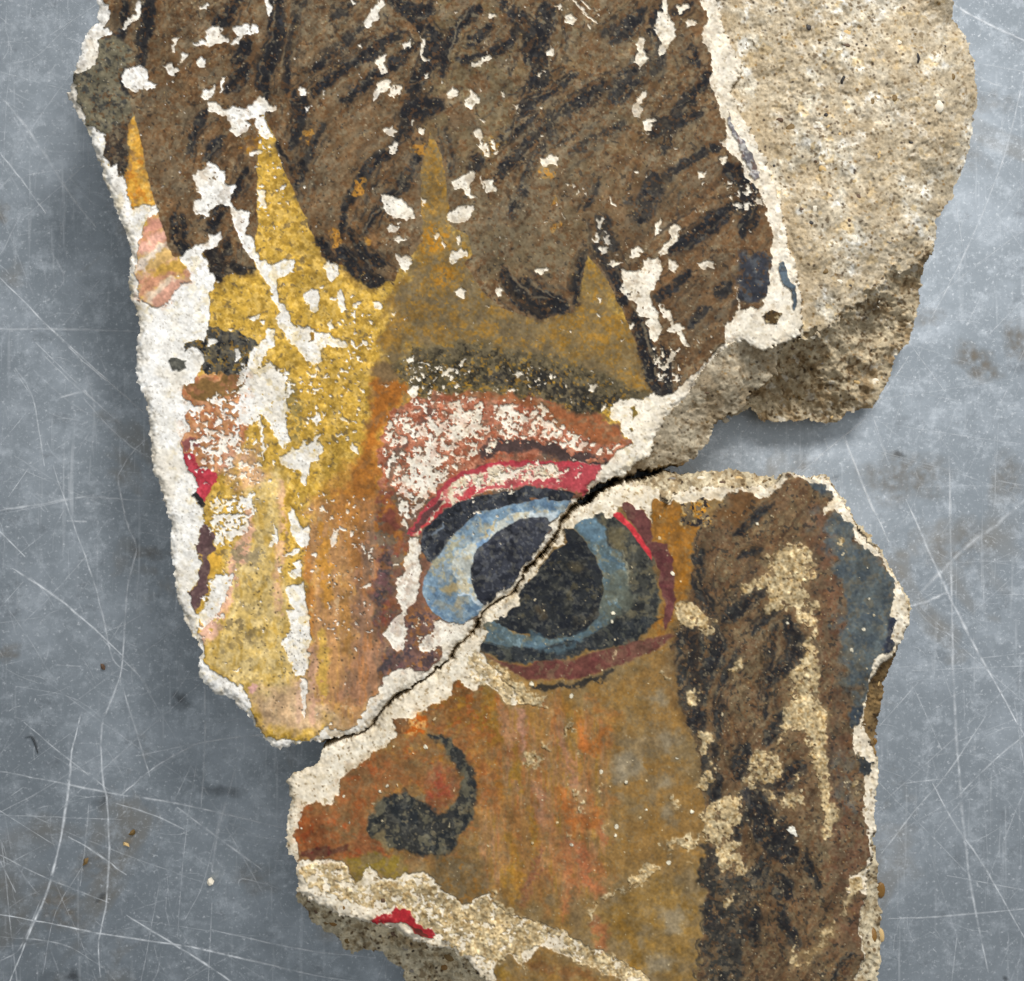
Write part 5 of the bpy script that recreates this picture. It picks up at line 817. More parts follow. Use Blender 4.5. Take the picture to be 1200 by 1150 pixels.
# dark specks of dirt lying on the surfaces
rs = np.random.RandomState(9)
def specks(where, n, r0, r1, cols, op=0.85):
    ys, xs = np.nonzero(where)
    pick = rs.randint(0, len(ys), n)
    for k in pick:
        r = rs.uniform(r0, r1) / STEP
        y, x = ys[k], xs[k]
        R = int(r * 1.8) + 2
        sl = np.s_[max(0, y - R):y + R + 1, max(0, x - R):x + R + 1]
        yy, xx = np.mgrid[sl[0].start:min(y + R + 1, NY), sl[1].start:min(x + R + 1, NX)]
        th, el = rs.rand() * 3.14, rs.uniform(1.0, 1.7)
        u = (xx - x) * math.cos(th) + (yy - y) * math.sin(th)
        v = -(xx - x) * math.sin(th) + (yy - y) * math.cos(th)
        a = np.clip(r - np.sqrt(u * u / el + v * v * el) + 0.5, 0, 1) * op
        C[sl] += (np.array(cols[rs.randint(len(cols))], np.float32) / 255 - C[sl]) * a[..., None]
bareU = faceU & (PM < 0.3)
specks(bareU, 1500, 0.4, 1.1, [(150, 142, 130), (120, 112, 104), (170, 160, 146)], 0.6)
specks(faceL & (PM < 0.3), 500, 0.5, 1.3, [(120, 96, 66), (150, 126, 92), (88, 72, 54)], 0.7)
specks(mU, 1100, 0.6, 1.6, [(92, 76, 58), (60, 50, 42), (120, 96, 66), (150, 116, 70)], 0.8)
specks(mL, 220, 0.6, 1.8, [(70, 52, 34), (92, 70, 44), (50, 40, 32)], 0.85)
ys = (XX > 200) & (XX < 460) & (YY > 640) & (YY < 860) & faceU & (PM > 0.5)
specks(ys, 240, 0.6, 1.3, [(60, 50, 40), (90, 76, 56), (110, 96, 70)], 0.75)
specks((XX > 325) & (XX < 362) & (YY > 735) & (YY < 795) & faceU, 60, 0.4, 1.0, [(70, 68, 66), (110, 106, 100)], 0.8)
specks((RG == HAIR) & face & (PM > 0.5), 1300, 0.4, 1.0, [(190, 176, 146), (176, 150, 100), (150, 138, 112)], 0.8)
specks(face & isL & (PM > 0.5), 500, 0.4, 1.0, [(196, 178, 140), (170, 156, 128)], 0.75)
CL = lin(np.clip(C, 0, 1) * 255).astype(np.float32)
CL *= np.where((mU | mL), 0.88, 0.90 + 0.06 * (1 - PM))[..., None]

# ------------------------------------------------------------------ mesh building
def unproject(px, py, zm):
    k = PX * (HC - zm) / DF
    return (px - CX) * k, (CY - py) * k

def link(name, me, mat, parent=None):
    o = bpy.data.objects.new(name, me)
    COL.objects.link(o)
    if mat:
        me.materials.append(mat)
    o.parent = parent
    return o

def raw_mesh(name, verts, quads, cols=None, smooth=True):
    me = bpy.data.meshes.new(name)
    nv, nf = len(verts), len(quads)
    w = quads.shape[1]
    me.vertices.add(nv)
    me.vertices.foreach_set('co', np.ascontiguousarray(verts, np.float32).ravel())
    me.loops.add(nf * w)
    me.loops.foreach_set('vertex_index', np.ascontiguousarray(quads, np.int32).ravel())
    me.polygons.add(nf)
    me.polygons.foreach_set('loop_start', np.arange(nf, dtype=np.int32) * w)
    me.polygons.foreach_set('loop_total', np.full(nf, w, np.int32))
    if smooth:
        me.polygons.foreach_set('use_smooth', np.ones(nf, bool))
    if cols is not None:
        at = me.color_attributes.new('pigment', 'FLOAT_COLOR', 'POINT')
        c4 = np.ones((nv, 4), np.float32)
        c4[:, :3] = cols
        at.data.foreach_set('color', c4.ravel())
    me.update()
    return me

wx, wy = unproject(XX, YY, ZB * MM)
POS = np.stack([wx, wy, Z * MM], -1).reshape(-1, 3).astype(np.float32)
CLF = CL.reshape(-1, 3)
IDX = np.arange(NY * NX).reshape(NY, NX)

def quads_of(cell):
    j, i = np.nonzero(cell)
    return np.stack([IDX[j, i], IDX[j + 1, i], IDX[j + 1, i + 1], IDX[j, i + 1]], -1)

def cells(m):
    return m[:-1, :-1] & m[1:, :-1] & m[1:, 1:] & m[:-1, 1:]

def part(name, q, mat, parent, extra=None):
    u, inv = np.unique(q.ravel(), return_inverse=True)
    v, c, f = POS[u], CLF[u], inv.reshape(q.shape)
    if extra is not None:
        ev, ec, ef = extra
        f = np.concatenate([f, ef + len(v)])
        v, c = np.concatenate([v, ev]), np.concatenate([c, ec])
    return link(name, raw_mesh(name, v, f, c), mat, parent)

def blur(a, k):
    for ax in (0, 1):
        p = [(0, 0), (0, 0)]
        p[ax] = (k // 2 + 1, k // 2)
        s = np.cumsum(np.pad(a, p, mode='edge'), axis=ax)
        a = (np.take(s, np.arange(k, s.shape[ax]), ax) - np.take(s, np.arange(0, s.shape[ax] - k), ax)) / k
    return a

def skirt(cell, inset_mm, seed, other):
    """broken side faces from the rim of the relief down to the table"""
    pad = np.zeros((cell.shape[0] + 2, cell.shape[1] + 2), bool)
    pad[1:-1, 1:-1] = cell
    c = pad[1:-1, 1:-1]
    E = []
    def add(cond, a, b):
        j, i = np.nonzero(cond)
        E.append(np.stack([IDX[j + a[0], i + a[1]], IDX[j + b[0], i + b[1]]], -1))
    add(c & ~pad[:-2, 1:-1], (0, 1), (0, 0))
    add(c & ~pad[2:, 1:-1], (1, 0), (1, 1))
    add(c & ~pad[1:-1, :-2], (0, 0), (1, 0))
    add(c & ~pad[1:-1, 2:], (1, 1), (0, 1))
    E = np.concatenate(E)
    u, inv = np.unique(E.ravel(), return_inverse=True)
    e = inv.reshape(-1, 2)
    m = blur(cell.astype(np.float64), 15)
    m = np.pad(m, ((0, 1), (0, 1)), mode='edge')
    ny_, nx_ = np.gradient(m)
    nrm = np.stack([nx_.ravel()[u], -ny_.ravel()[u]], -1)
    nrm /= np.maximum(np.linalg.norm(nrm, axis=1, keepdims=True), 1e-6)
    top = POS[u]
    near = np.clip((np.maximum(other.ravel()[u], -30) + 15) / 6.0, 0, 1)[:]
    K = 9
    V, F, CC = [], [], []
    r = np.random.RandomState(seed)
    for k in range(K):
        t = k / (K - 1)
        p = top.copy()
        n1 = noise(16, seed + k, 2).ravel()[u] * 0.55 + noise(5, seed + k + 20, 2).ravel()[u] * 0.35
        ins = (inset_mm * math.sin(t * math.pi * 0.5) + (n1 + 0.5) * (1.3 if k else 0)) * MM
        ins = np.maximum(ins, 0)
        ins = ins * (1 - near) - near * min(1.0, t * 5.0) * (1.5 + 0.3 * n1) * MM
        p[:, :2] += nrm * ins[:, None]
        p[:, 2] = top[:, 2] * (1 - t)
        V.append(p)
        tone = (1 + 0.18 * noise(6, seed + k + 40, 2).ravel()[u])[:, None]
        base = lin(np.array((178, 160, 128)))[None] * np.clip(tone, 0.5, 1.5)
        CC.append(CLF[u] if k == 0 else base)
        if k:
            a, b = e[:, 0], e[:, 1]
            o0, o1 = (k - 1) * len(u), k * len(u)
            F.append(np.stack([a + o0, a + o1, b + o1, b + o0], -1)[:, ::-1])
    return np.concatenate(V).astype(np.float32), np.concatenate(CC).astype(np.float32), np.concatenate(F)

# ------------------------------------------------------------------ materials
def material(name, attr=True, rough=0.8, spec=0.3, base=None, fine=900.0, bump=0.25, vary=0.12, bdist=0.00012):
    m = bpy.data.materials.new(name)
    m.use_nodes = True
    nt = m.node_tree
    N, Lk = nt.nodes, nt.links
    b = N['Principled BSDF']
    b.inputs['Roughness'].default_value = rough
    b.inputs['Specular IOR Level'].default_value = spec
    tc = N.new('ShaderNodeTexCoord')
    nz = N.new('ShaderNodeTexNoise')
    nz.inputs['Scale'].default_value = fine
    nz.inputs['Detail'].default_value = 5.0
    nz.inputs['Roughness'].default_value = 0.65
    Lk.new(tc.outputs['Object'], nz.inputs['Vector'])
    mr = N.new('ShaderNodeMapRange')
    mr.inputs['From Min'].default_value = 0.3
    mr.inputs['From Max'].default_value = 0.7
    mr.inputs['To Min'].default_value = 1 - vary
    mr.inputs['To Max'].default_value = 1 + vary
    Lk.new(nz.outputs['Fac'], mr.inputs['Value'])
    mx = N.new('ShaderNodeVectorMath')
    mx.operation = 'SCALE'
    if attr:
        at = N.new('ShaderNodeAttribute')
        at.attribute_name = 'pigment'
        Lk.new(at.outputs['Color'], mx.inputs[0])
    else:
        mx.inputs[0].default_value = tuple(lin(base))
    Lk.new(mr.outputs['Result'], mx.inputs['Scale'])
    Lk.new(mx.outputs['Vector'], b.inputs['Base Color'])
    bp = N.new('ShaderNodeBump')
    bp.inputs['Strength'].default_value = bump
    bp.inputs['Distance'].default_value = bdist
    Lk.new(nz.outputs['Fac'], bp.inputs['Height'])
    Lk.new(bp.outputs['Normal'], b.inputs['Normal'])
    return m

M_PAINT = material('aged_tempera_paint', rough=0.70, spec=0.12, fine=1400, bump=0.14, vary=0.08)
M_PLASTER = material('lime_plaster', rough=0.92, spec=0.15, fine=1200, bump=0.3, vary=0.05)
M_MORTAR = material('sandy_mortar', rough=0.95, spec=0.12, fine=1100, bump=0.8, vary=0.20, bdist=0.00025)
# ------------------------------------------------------------------ table
def tag(o, label, cat=None, group=None, kind=None):
    o['label'] = label
    if cat:
        o['category'] = cat
    if group:
        o['group'] = group
    if kind:
        o['kind'] = kind
    return o

def table_material():
    m = bpy.data.materials.new('scuffed_sheet_metal')
    m.use_nodes = True
    nt = m.node_tree
    N, Lk = nt.nodes, nt.links
    b = N['Principled BSDF']
    tc = N.new('ShaderNodeTexCoord')
    def nz(scale, det=4.0, rough=0.6, vec=None, dist=0.0):
        n = N.new('ShaderNodeTexNoise')
        n.inputs['Scale'].default_value = scale
        n.inputs['Detail'].default_value = det
        n.inputs['Roughness'].default_value = rough
        n.inputs['Distortion'].default_value = dist
        Lk.new(vec or tc.outputs['Object'], n.inputs['Vector'])
        return n.outputs['Fac']
    def ramp(v, a, b_, ca, cb):
        r = N.new('ShaderNodeValToRGB')
        r.color_ramp.elements[0].position = a
        r.color_ramp.elements[1].position = b_
        r.color_ramp.elements[0].color = tuple(ca) + (1,)
        r.color_ramp.elements[1].color = tuple(cb) + (1,)
        Lk.new(v, r.inputs['Fac'])
        return r.outputs['Color']
    def mix(fac, a, c, mode='MIX'):
        x = N.new('ShaderNodeMix')
        x.data_type = 'RGBA'
        x.blend_type = mode
        if isinstance(fac, float):
            x.inputs[0].default_value = fac
        else:
            Lk.new(fac, x.inputs[0])
        for s, v in ((6, a), (7, c)):
            if isinstance(v, tuple):
                x.inputs[s].default_value = v + (1,)
            else:
                Lk.new(v, x.inputs[s])
        return x.outputs[2]
    def grey(v, a, b_):
        return ramp(v, a, b_, (0, 0, 0), (1, 1, 1))
    L = lambda *c: tuple(float(x) for x in lin(np.array(c)))
    col = ramp(nz(13.0, 7.0, 0.72), 0.34, 0.68, L(140, 148, 155), L(160, 168, 175))
    col = mix(grey(nz(26.0, 6.0, 0.7), 0.50, 0.72), col, L(176, 184, 192))
    col = mix(grey(nz(17.0, 4.0, 0.6, dist=0.6), 0.60, 0.74), col, L(146, 140, 130))
    col = mix(grey(nz(110.0, 6.0, 0.8), 0.50, 0.74), col, L(200, 207, 214))
    col = mix(grey(nz(700.0, 3.0, 0.7), 0.58, 0.78), col, L(232, 236, 240))
    # fine rubbing marks in several directions
    for ang, sc, st in ((0.9, 260.0, 0.05), (-0.7, 240.0, 0.06), (1.5, 300.0, 0.05), (0.1, 220.0, 0.06), (2.3, 280.0, 0.05)):
        mp = N.new('ShaderNodeMapping')
        mp.inputs['Rotation'].default_value = (0, 0, ang)
        mp.inputs['Scale'].default_value = (1.0, st, 1.0)
        Lk.new(tc.outputs['Object'], mp.inputs['Vector'])
        s = nz(sc, 3.0, 0.6, mp.outputs['Vector'], 0.3)
        g1 = grey(s, 0.64, 0.70)
        g2 = grey(nz(14.0 + ang, 3.0, 0.6), 0.45, 0.65)
        f = N.new('ShaderNodeMath')
        f.operation = 'MULTIPLY'
        Lk.new(g1, f.inputs[0])
        Lk.new(g2, f.inputs[1])
        f2 = N.new('ShaderNodeMath')
        f2.operation = 'MULTIPLY'
        f2.inputs[1].default_value = 0.40
        Lk.new(f.outputs[0], f2.inputs[0])
        col = mix(f2.outputs[0], col, L(230, 234, 238))
    col = mix(grey(nz(60.0, 6.0, 0.8), 0.58, 0.74), col, L(124, 130, 136))
    Lk.new(col, b.inputs['Base Color'])
    b.inputs['Metallic'].default_value = 0.35
    rr = N.new('ShaderNodeMapRange')
    rr.inputs['To Min'].default_value = 0.34
    rr.inputs['To Max'].default_value = 0.60
    Lk.new(nz(30.0, 5.0, 0.7), rr.inputs['Value'])
    Lk.new(rr.outputs['Result'], b.inputs['Roughness'])
    bp = N.new('ShaderNodeBump')
    bp.inputs['Strength'].default_value = 0.12
    bp.inputs['Distance'].default_value = 0.0003
    Lk.new(nz(160.0, 4.0, 0.7), bp.inputs['Height'])
    Lk.new(bp.outputs['Normal'], b.inputs['Normal'])
    return m

def box_mesh(name, x, y, z0, z1):
    v = np.array([(-x, -y, z0), (x, -y, z0), (x, y, z0), (-x, y, z0), (-x, -y, z1), (x, -y, z1), (x, y, z1), (-x, y, z1)])
    f = np.array([(3, 2, 1, 0), (4, 5, 6, 7), (0, 1, 5, 4), (1, 2, 6, 5), (2, 3, 7, 6), (3, 0, 4, 7)])
    return raw_mesh(name, v, f, None, False)
table = link('table_top', box_mesh('table_top', 0.42, 0.42, -0.025, 0.0), table_material())
tag(table, 'grey sheet metal table top covered in pale scratches', None, None, 'structure')

def scratch_material():
    m = bpy.data.materials.new('bright_scratch')
    m.use_nodes = True
    nt = m.node_tree
    N, Lk = nt.nodes, nt.links
    b = N['Principled BSDF']
    b.inputs['Roughness'].default_value = 0.5
    at = N.new('ShaderNodeAttribute')
    at.attribute_name = 'pigment'
    b.inputs['Base Color'].default_value = tuple(lin(np.array((228, 232, 236)))) + (1,)
    tc = N.new('ShaderNodeTexCoord')
    n = N.new('ShaderNodeTexNoise')
    n.inputs['Scale'].default_value = 260.0
    n.inputs['Detail'].default_value = 4.0
    Lk.new(tc.outputs['Object'], n.inputs['Vector'])
    mr = N.new('ShaderNodeMapRange')
    mr.inputs['From Min'].default_value = 0.3
    mr.inputs['From Max'].default_value = 0.7
    Lk.new(n.outputs['Fac'], mr.inputs['Value'])
    mu = N.new('ShaderNodeMath')
    mu.operation = 'MULTIPLY'
    sp = N.new('ShaderNodeSeparateColor')
    Lk.new(at.outputs['Color'], sp.inputs[0])
    Lk.new(sp.outputs[0], mu.inputs[0])
    Lk.new(mr.outputs['Result'], mu.inputs[1])
    Lk.new(mu.outputs[0], b.inputs['Alpha'])
    return m

def tw(px, py, z=0.0):
    x, y = unproject(px, py, z)
    return x, y
SCR = [
    (T1, ((0, 270), (60, 340), (130, 440), (200, 550), (270, 640)), 2.6, .45), (T1, ((0, 430), (60, 505), (130, 600)), 1.4, .6), (T1, ((0, 780), (140, 920), (270, 1040), (390, 1150)), 1.5, .75), (T1, ((0, 925), (200, 925), (390, 930)), 2.6, .4), (T1, ((270, 15), (140, 100)), 1.2, .3), (T1, ((40, 1040), (90, 1115)), 1.6, .5), (T1, ((100, 960), (290, 1150)), 1.5, .5), (T1, ((0, 720), (40, 640), (60, 600)), 1.2, .3), (T1, ((140, 700), (180, 780), (150, 830)), 1.1, .3), (T1, ((300, 760), (240, 840), (180, 910)), 1.1, .3), (T1, ((0, 180), (100, 160), (200, 60)), 1, .25), (T1, ((40, 330), (90, 420)), 2.4, .3),
    (T2, ((210, 0), (300, 85), (400, 165), (490, 245)), 1.6, .7), (T2, ((150, 50), (220, 120), (280, 170), (410, 280)), 1.6, .5), (T2, ((280, 190), (370, 290), (450, 360), (510, 395)), 1.6, .55), (T2, ((50, 90), (110, 190), (150, 420)), 1.4, .5), (T2, ((95, 430), (30, 525)), 1.6, .6), (T2, ((0, 570), (130, 550), (290, 525), (390, 530), (520, 540)), 2.6, .4), (T2, ((500, 325), (450, 370), (405, 440), (400, 480), (430, 620), (460, 700), (430, 830), (415, 1050), (405, 1150)), 1.8, .6), (T2, ((405, 440), (510, 445)), 1.3, .45), (T2, ((180, 420), (230, 570), (300, 760), (345, 920), (380, 1070), (430, 1110)), 1.5, .55),
    (T2, ((0, 640), (85, 725)), 2.0, .7), (T2, ((40, 765), (130, 820), (250, 910), (420, 1065)), 2.0, .85), (T2, ((225, 605), (292, 608)), 3.5, .6), (T2, ((205, 190), (290, 165)), 4.0, .45), (T2, ((160, 640), (60, 720)), 1.1, .4), (T2, ((0, 350), (90, 240)), 1.1, .35), (T2, ((190, 1090), (270, 1095)), 2.6, .35), (T2, ((0, 900), (80, 810)), 1.2, .35), (T2, ((230, 700), (232, 800)), 1.2, .3), (T2, ((0, 950), (140, 930)), 1.2, .25), (T2, ((600, 920), (540, 990)), 2, .3),
    (T3, ((365, 0), (350, 110), (300, 250), (300, 400), (315, 480), (320, 640), (310, 780), (290, 880), (295, 990)), 1.9, .6), (T3, ((240, 210), (210, 330), (205, 400), (180, 570), (140, 730), (90, 850), (30, 1000)), 2.2, .8), (T3, ((360, 140), (400, 270), (440, 400)), 1.7, .5), (T3, ((0, 385), (130, 410), (330, 450), (520, 480), (830, 550)), 1.8, .55), (T3, ((350, 460), (430, 390), (500, 345), (600, 300), (780, 275)), 1.8, .55), (T3, ((600, 130), (600, 300), (590, 490)), 1.6, .5), (T3, ((0, 805), (170, 835), (320, 865), (560, 900), (760, 945), (960, 990), (1180, 1010)), 1.8, .8), (T3, ((370, 805), (500, 885), (620, 960), (700, 1020)), 1.8, .65), (T3, ((0, 630), (130, 695), (320, 770)), 1.5, .5),
    (T3, ((200, 575), (290, 630), (370, 690)), 1.8, .6), (T3, ((520, 490), (640, 580), (770, 675)), 1.8, .5), (T3, ((340, 480), (440, 510), (540, 555)), 1.5, .5), (T3, ((70, 240), (200, 350), (320, 440)), 1.4, .45), (T3, ((0, 650), (45, 740)), 1.8, .6), (T3, ((690, 380), (640, 560), (620, 680)), 2.6, .35), (T3, ((620, 770), (610, 1000)), 1.6, .4), (T3, ((560, 370), (510, 470)), 1.8, .6), (T3, ((620, 850), (780, 885), (940, 915), (1100, 930)), 1.5, .55), (T3, ((0, 500), (160, 600)), 1.4, .45), (T3, ((300, 0), (420, 120), (440, 170)), 1.3, .4), (T3, ((400, 340), (600, 300), (780, 280)), 1.4, .35), (T3, ((700, 720), (720, 700), (870, 745)), 1.3, .3), (T3, ((540, 820), (600, 700), (650, 480)), 1.2, .3), (T3, ((120, 760), (60, 900), (0, 940)), 1.4, .4), (T3, ((0, 870), (180, 890), (300, 960)), 1.3, .35), (T3, ((500, 180), (560, 90)), 1.4, .4), (T3, ((0, 480), (70, 430)), 1.2, .35), (T3, ((260, 480), (250, 600), (235, 720)), 1.3, .35), (T3, ((480, 160), (480, 20)), 1.2, .35),
    (T4, ((330, 5), (400, 45), (500, 92)), 2.4, .85), (T4, ((498, 170), (470, 290), (440, 390), (370, 560), (290, 715)), 1.6, .6), (T4, ((345, 450), (360, 560)), 1.3, .5), (T4, ((400, 670), (370, 730)), 1.4, .5), (T4, ((0, 1060), (80, 990), (150, 930), (240, 800)), 1.5, .5), (T4, ((95, 980), (140, 1100), (160, 1150)), 1.6, .6), (T4, ((155, 925), (190, 1020)), 1.6, .55), (T4, ((240, 770), (320, 880)), 1.6, .5), (T4, ((490, 680), (420, 750)), 1.6, .55), (T4, ((385, 165), (420, 185), (465, 200)), 1.6, .45), (T4, ((360, 120), (400, 80), (410, 0)), 1.1, .3), (T4, ((500, 300), (480, 520)), 1.1, .25), (T4, ((280, 420), (400, 330), (500, 330)), 1.1, .2), (T4, ((320, 880), (250, 1000)), 1.2, .3), (T4, ((440, 950), (430, 1150)), 1.2, .3), (T4, ((500, 1090), (440, 1080)), 2.0, .4),
    (T5, ((85, 20), (130, 130), (180, 240)), 1.9, .6), (T5, ((215, 150), (290, 320), (350, 440), (460, 640)), 2.4, .85), (T5, ((305, 60), (310, 380), (320, 650), (345, 920), (385, 1130)), 2.4, .5), (T5, ((470, 145), (400, 205), (340, 250), (240, 350)), 4.2, .4), (T5, ((222, 372), (260, 362), (300, 343)), 2.4, .7), (T5, ((165, 885), (230, 800), (300, 720), (380, 600)), 1.6, .45), (T5, ((460, 640), (400, 690), (320, 770)), 1.6, .5), (T5, ((270, 740), (320, 830), (370, 900), (460, 1060)), 1.8, .6), (T5, ((180, 1020), (300, 1015), (460, 1000)), 1.5, .45), (T5, ((320, 1060), (310, 1150)), 2.0, .45), (T5, ((230, 540), (290, 670)), 1.5, .45), (T5, ((160, 620), (240, 530)), 1.5, .45), (T5, ((370, 480), (460, 470)), 1.4, .35), (T5, ((300, 930), (460, 960)), 1.4, .4), (T5, ((215, 740), (300, 730)), 1.6, .5), (T5, ((180, 80), (150, 0)), 1.5, .45), (T5, ((400, 160), (400, 20)), 1.3, .3), (T5, ((460, 290), (340, 400)), 1.3, .3), (T5, ((260, 420), (310, 560)), 1.2, .3)]
rn = random.Random(11)
lines = []
for f, p, w, o in SCR:
    q = f(*p)
    lines.append((smooth_line(q, 5), w * 1.05, o))
for k in range(2600):          # countless hairlines
    x, y = rn.uniform(-150, 1350), rn.uniform(-150, 1300)
    L = rn.uniform(8, 60) * (2.6 if rn.random() < 0.12 else 1)
    t = rn.uniform(0, math.pi)
    b = rn.uniform(-0.12, 0.12) * L
    dx, dy = math.cos(t) * L, math.sin(t) * L
    lines.append((smooth_line([(x, y), (x + dx / 2 - dy / L * b, y + dy / 2 + dx / L * b), (x + dx, y + dy)], 4), rn.uniform(0.45, 1.1), rn.uniform(0.08, 0.42) * rn.uniform(0.5, 1)))
for k in range(300):          # long straight scores
    x, y = rn.uniform(-150, 1350), rn.uniform(-150, 1300)
    L = rn.uniform(90, 420)
    t = rn.choice([rn.gauss(1.25, 0.3), rn.gauss(2.2, 0.35), rn.uniform(0, math.pi), rn.gauss(0.15, 0.2)])
    b = rn.uniform(-0.03, 0.03) * L
    dx, dy = math.cos(t) * L, math.sin(t) * L
    lines.append((smooth_line([(x, y), (x + dx / 2 - dy / L * b, y + dy / 2 + dx / L * b), (x + dx, y + dy)], 6), rn.uniform(0.5, 1.15), rn.uniform(0.12, 0.42)))
for k in range(900):          # scuffed dots and short smears
    x, y = rn.uniform(-150, 1350), rn.uniform(-150, 1300)
    t = rn.uniform(0, math.pi)
    L = rn.uniform(1.5, 6)
    lines.append(([(x, y), (x + math.cos(t) * L * .5, y + math.sin(t) * L * .5), (x + math.cos(t) * L, y + math.sin(t) * L)], rn.uniform(1.0, 3.2), rn.uniform(0.15, 0.5)))
V, Q, CC = [], [], []
for li, (p, w, o) in enumerate(lines):
    n = len(p)
    b0 = len(V)
    zz = (0.00003 + 0.000018 * (li % 5))
    for i, q in enumerate(p):
        a, c = p[max(i - 1, 0)], p[min(i + 1, n - 1)]
        dx, dy = c[0] - a[0], c[1] - a[1]
        l = math.hypot(dx, dy) or 1
        u = i / (n - 1)
        ww = w * (0.35 + 0.65 * math.sin(math.pi * min(max(u, 0.04), 0.96)) ** 0.5) * rn.uniform(0.75, 1.25)
        jx, jy = rn.uniform(-0.5, 0.5), rn.uniform(-0.5, 0.5)
        for s in (-1, 0, 1):
            X, Y = tw(q[0] - dy / l * ww * s * 0.9 + jx, q[1] + dx / l * ww * s * 0.9 + jy)
            V.append((X, Y, zz))
            CC.append((min(1.0, o * 1.35) * (1.0 if s == 0 else 0.0),) * 3)
        if i:
            for s in (0, 1):
                a0 = b0 + (i - 1) * 3 + s
                Q.append((a0 + 1, a0, a0 + 3, a0 + 4))
scr = link('scratches', raw_mesh('scratches', np.array(V), np.array(Q), np.array(CC), False), scratch_material(), table)
scr['kind'] = 'stuff'
# brownish stains and dark smudges soaked into the metal, soft-edged
def stain_mesh(name, spots, col, z0):
    V, Q, CC = [], [], []
    for si, (px, py, rx, ry, rot, o) in enumerate(spots):
        b0 = len(V)
        X, Y = tw(px, py)
        V.append((X, Y, z0 + 0.000004 * (si % 4)))
        CC.append((o,) * 3)
        n = 20
        for ring, (rr, oo) in enumerate(((0.35, 0.85), (0.7, 0.45), (1.0, 0.0))):
            for k in range(n):
                t = 2 * math.pi * k / n
                w = 1 + 0.22 * math.sin(2 * t + si) + 0.14 * math.sin(5 * t + 2 * si)
                u, v = rx * rr * w * math.cos(t), ry * rr * w * math.sin(t)
                X, Y = tw(px + u * math.cos(rot) - v * math.sin(rot), py + u * math.sin(rot) + v * math.cos(rot))
                V.append((X, Y, z0 + 0.000004 * (si % 4)))
                CC.append((o * oo,) * 3)
        for k in range(n):
            k2 = (k + 1) % n
            Q.append((b0, b0 + 1 + k2, b0 + 1 + k, b0 + 1 + k))
            for ring in (0, 1):
                a0, a1 = b0 + 1 + ring * n, b0 + 1 + (ring + 1) * n
                Q.append((a0 + k, a0 + k2, a1 + k2, a1 + k))
    me = bpy.data.meshes.new(name)
    me.from_pydata([tuple(v) for v in V], [], [tuple(dict.fromkeys(q)) for q in Q])
    at = me.color_attributes.new('pigment', 'FLOAT_COLOR', 'POINT')
    at.data.foreach_set('color', np.concatenate([np.array(CC, np.float32), np.ones((len(V), 1), np.float32)], 1).ravel())
    m = scratch_material()
    m.name = name
    m.node_tree.nodes['Principled BSDF'].inputs['Base Color'].default_value = tuple(lin(np.array(col))) + (1,)
    o = link(name, me, m, table)
    o['kind'] = 'stuff'
    return o
stain_mesh('brown_stains', [(1145, 425, 34, 24, 0.2, .75), (1192, 400, 18, 34, 0, .6), (1085, 372, 24, 16, 0, .4), (1060, 560, 60, 40, 0.3, .5), (1120, 640, 50, 30, 0, .35), (940, 545, 26, 14, 0, .35), (68, 1060, 40, 30, 0.4, .55), (175, 648, 26, 12, 0, .5), (1, 250, 10, 20, 0, .6), (10, 765, 16, 14, 0, .5), (110, 1015, 30, 20, 0, .35), (1180, 560, 30, 30, 0, .4), (300, 1030, 34, 22, 0, .3), (1130, 175, 40, 26, 0.5, .3), (1165, 120, 30, 20, 0, .3)], (118, 106, 88), 0.00001)
stain_mesh('dark_smudges', [(1054, 533, 8, 6, 0, .7), (212, 822, 12, 16, 0.3, .6), (262, 928, 26, 10, 0.1, .5), (120, 938, 12, 12, 0, .5), (118, 1052, 12, 4, -0.6, .8), (86, 1143, 14, 7, 0.5, .8), (1178, 1147, 5, 4, 0, .9), (1190, 430, 14, 10, 0, .35), (60, 1145, 20, 10, 0, .3), (980, 560, 8, 5, 0, .4)], (62, 66, 70), 0.00002)

# ------------------------------------------------------------------ the two fragments
def empty(name, px, py):
    o = bpy.data.objects.new(name, None)
    COL.objects.link(o)
    o.empty_display_size = 0.02
    return o
upper = empty('plaster_fragment', 500, 400)
tag(upper, 'larger upper painted plaster piece, chipped white, with thick sandy mortar at its right', 'plaster fragment', 'two broken pieces of one painted face')
lower = empty('plaster_fragment', 700, 850)
tag(lower, 'smaller lower piece of painted plaster with a dark curled nostril and red lip patch', 'plaster fragment', 'two broken pieces of one painted face')

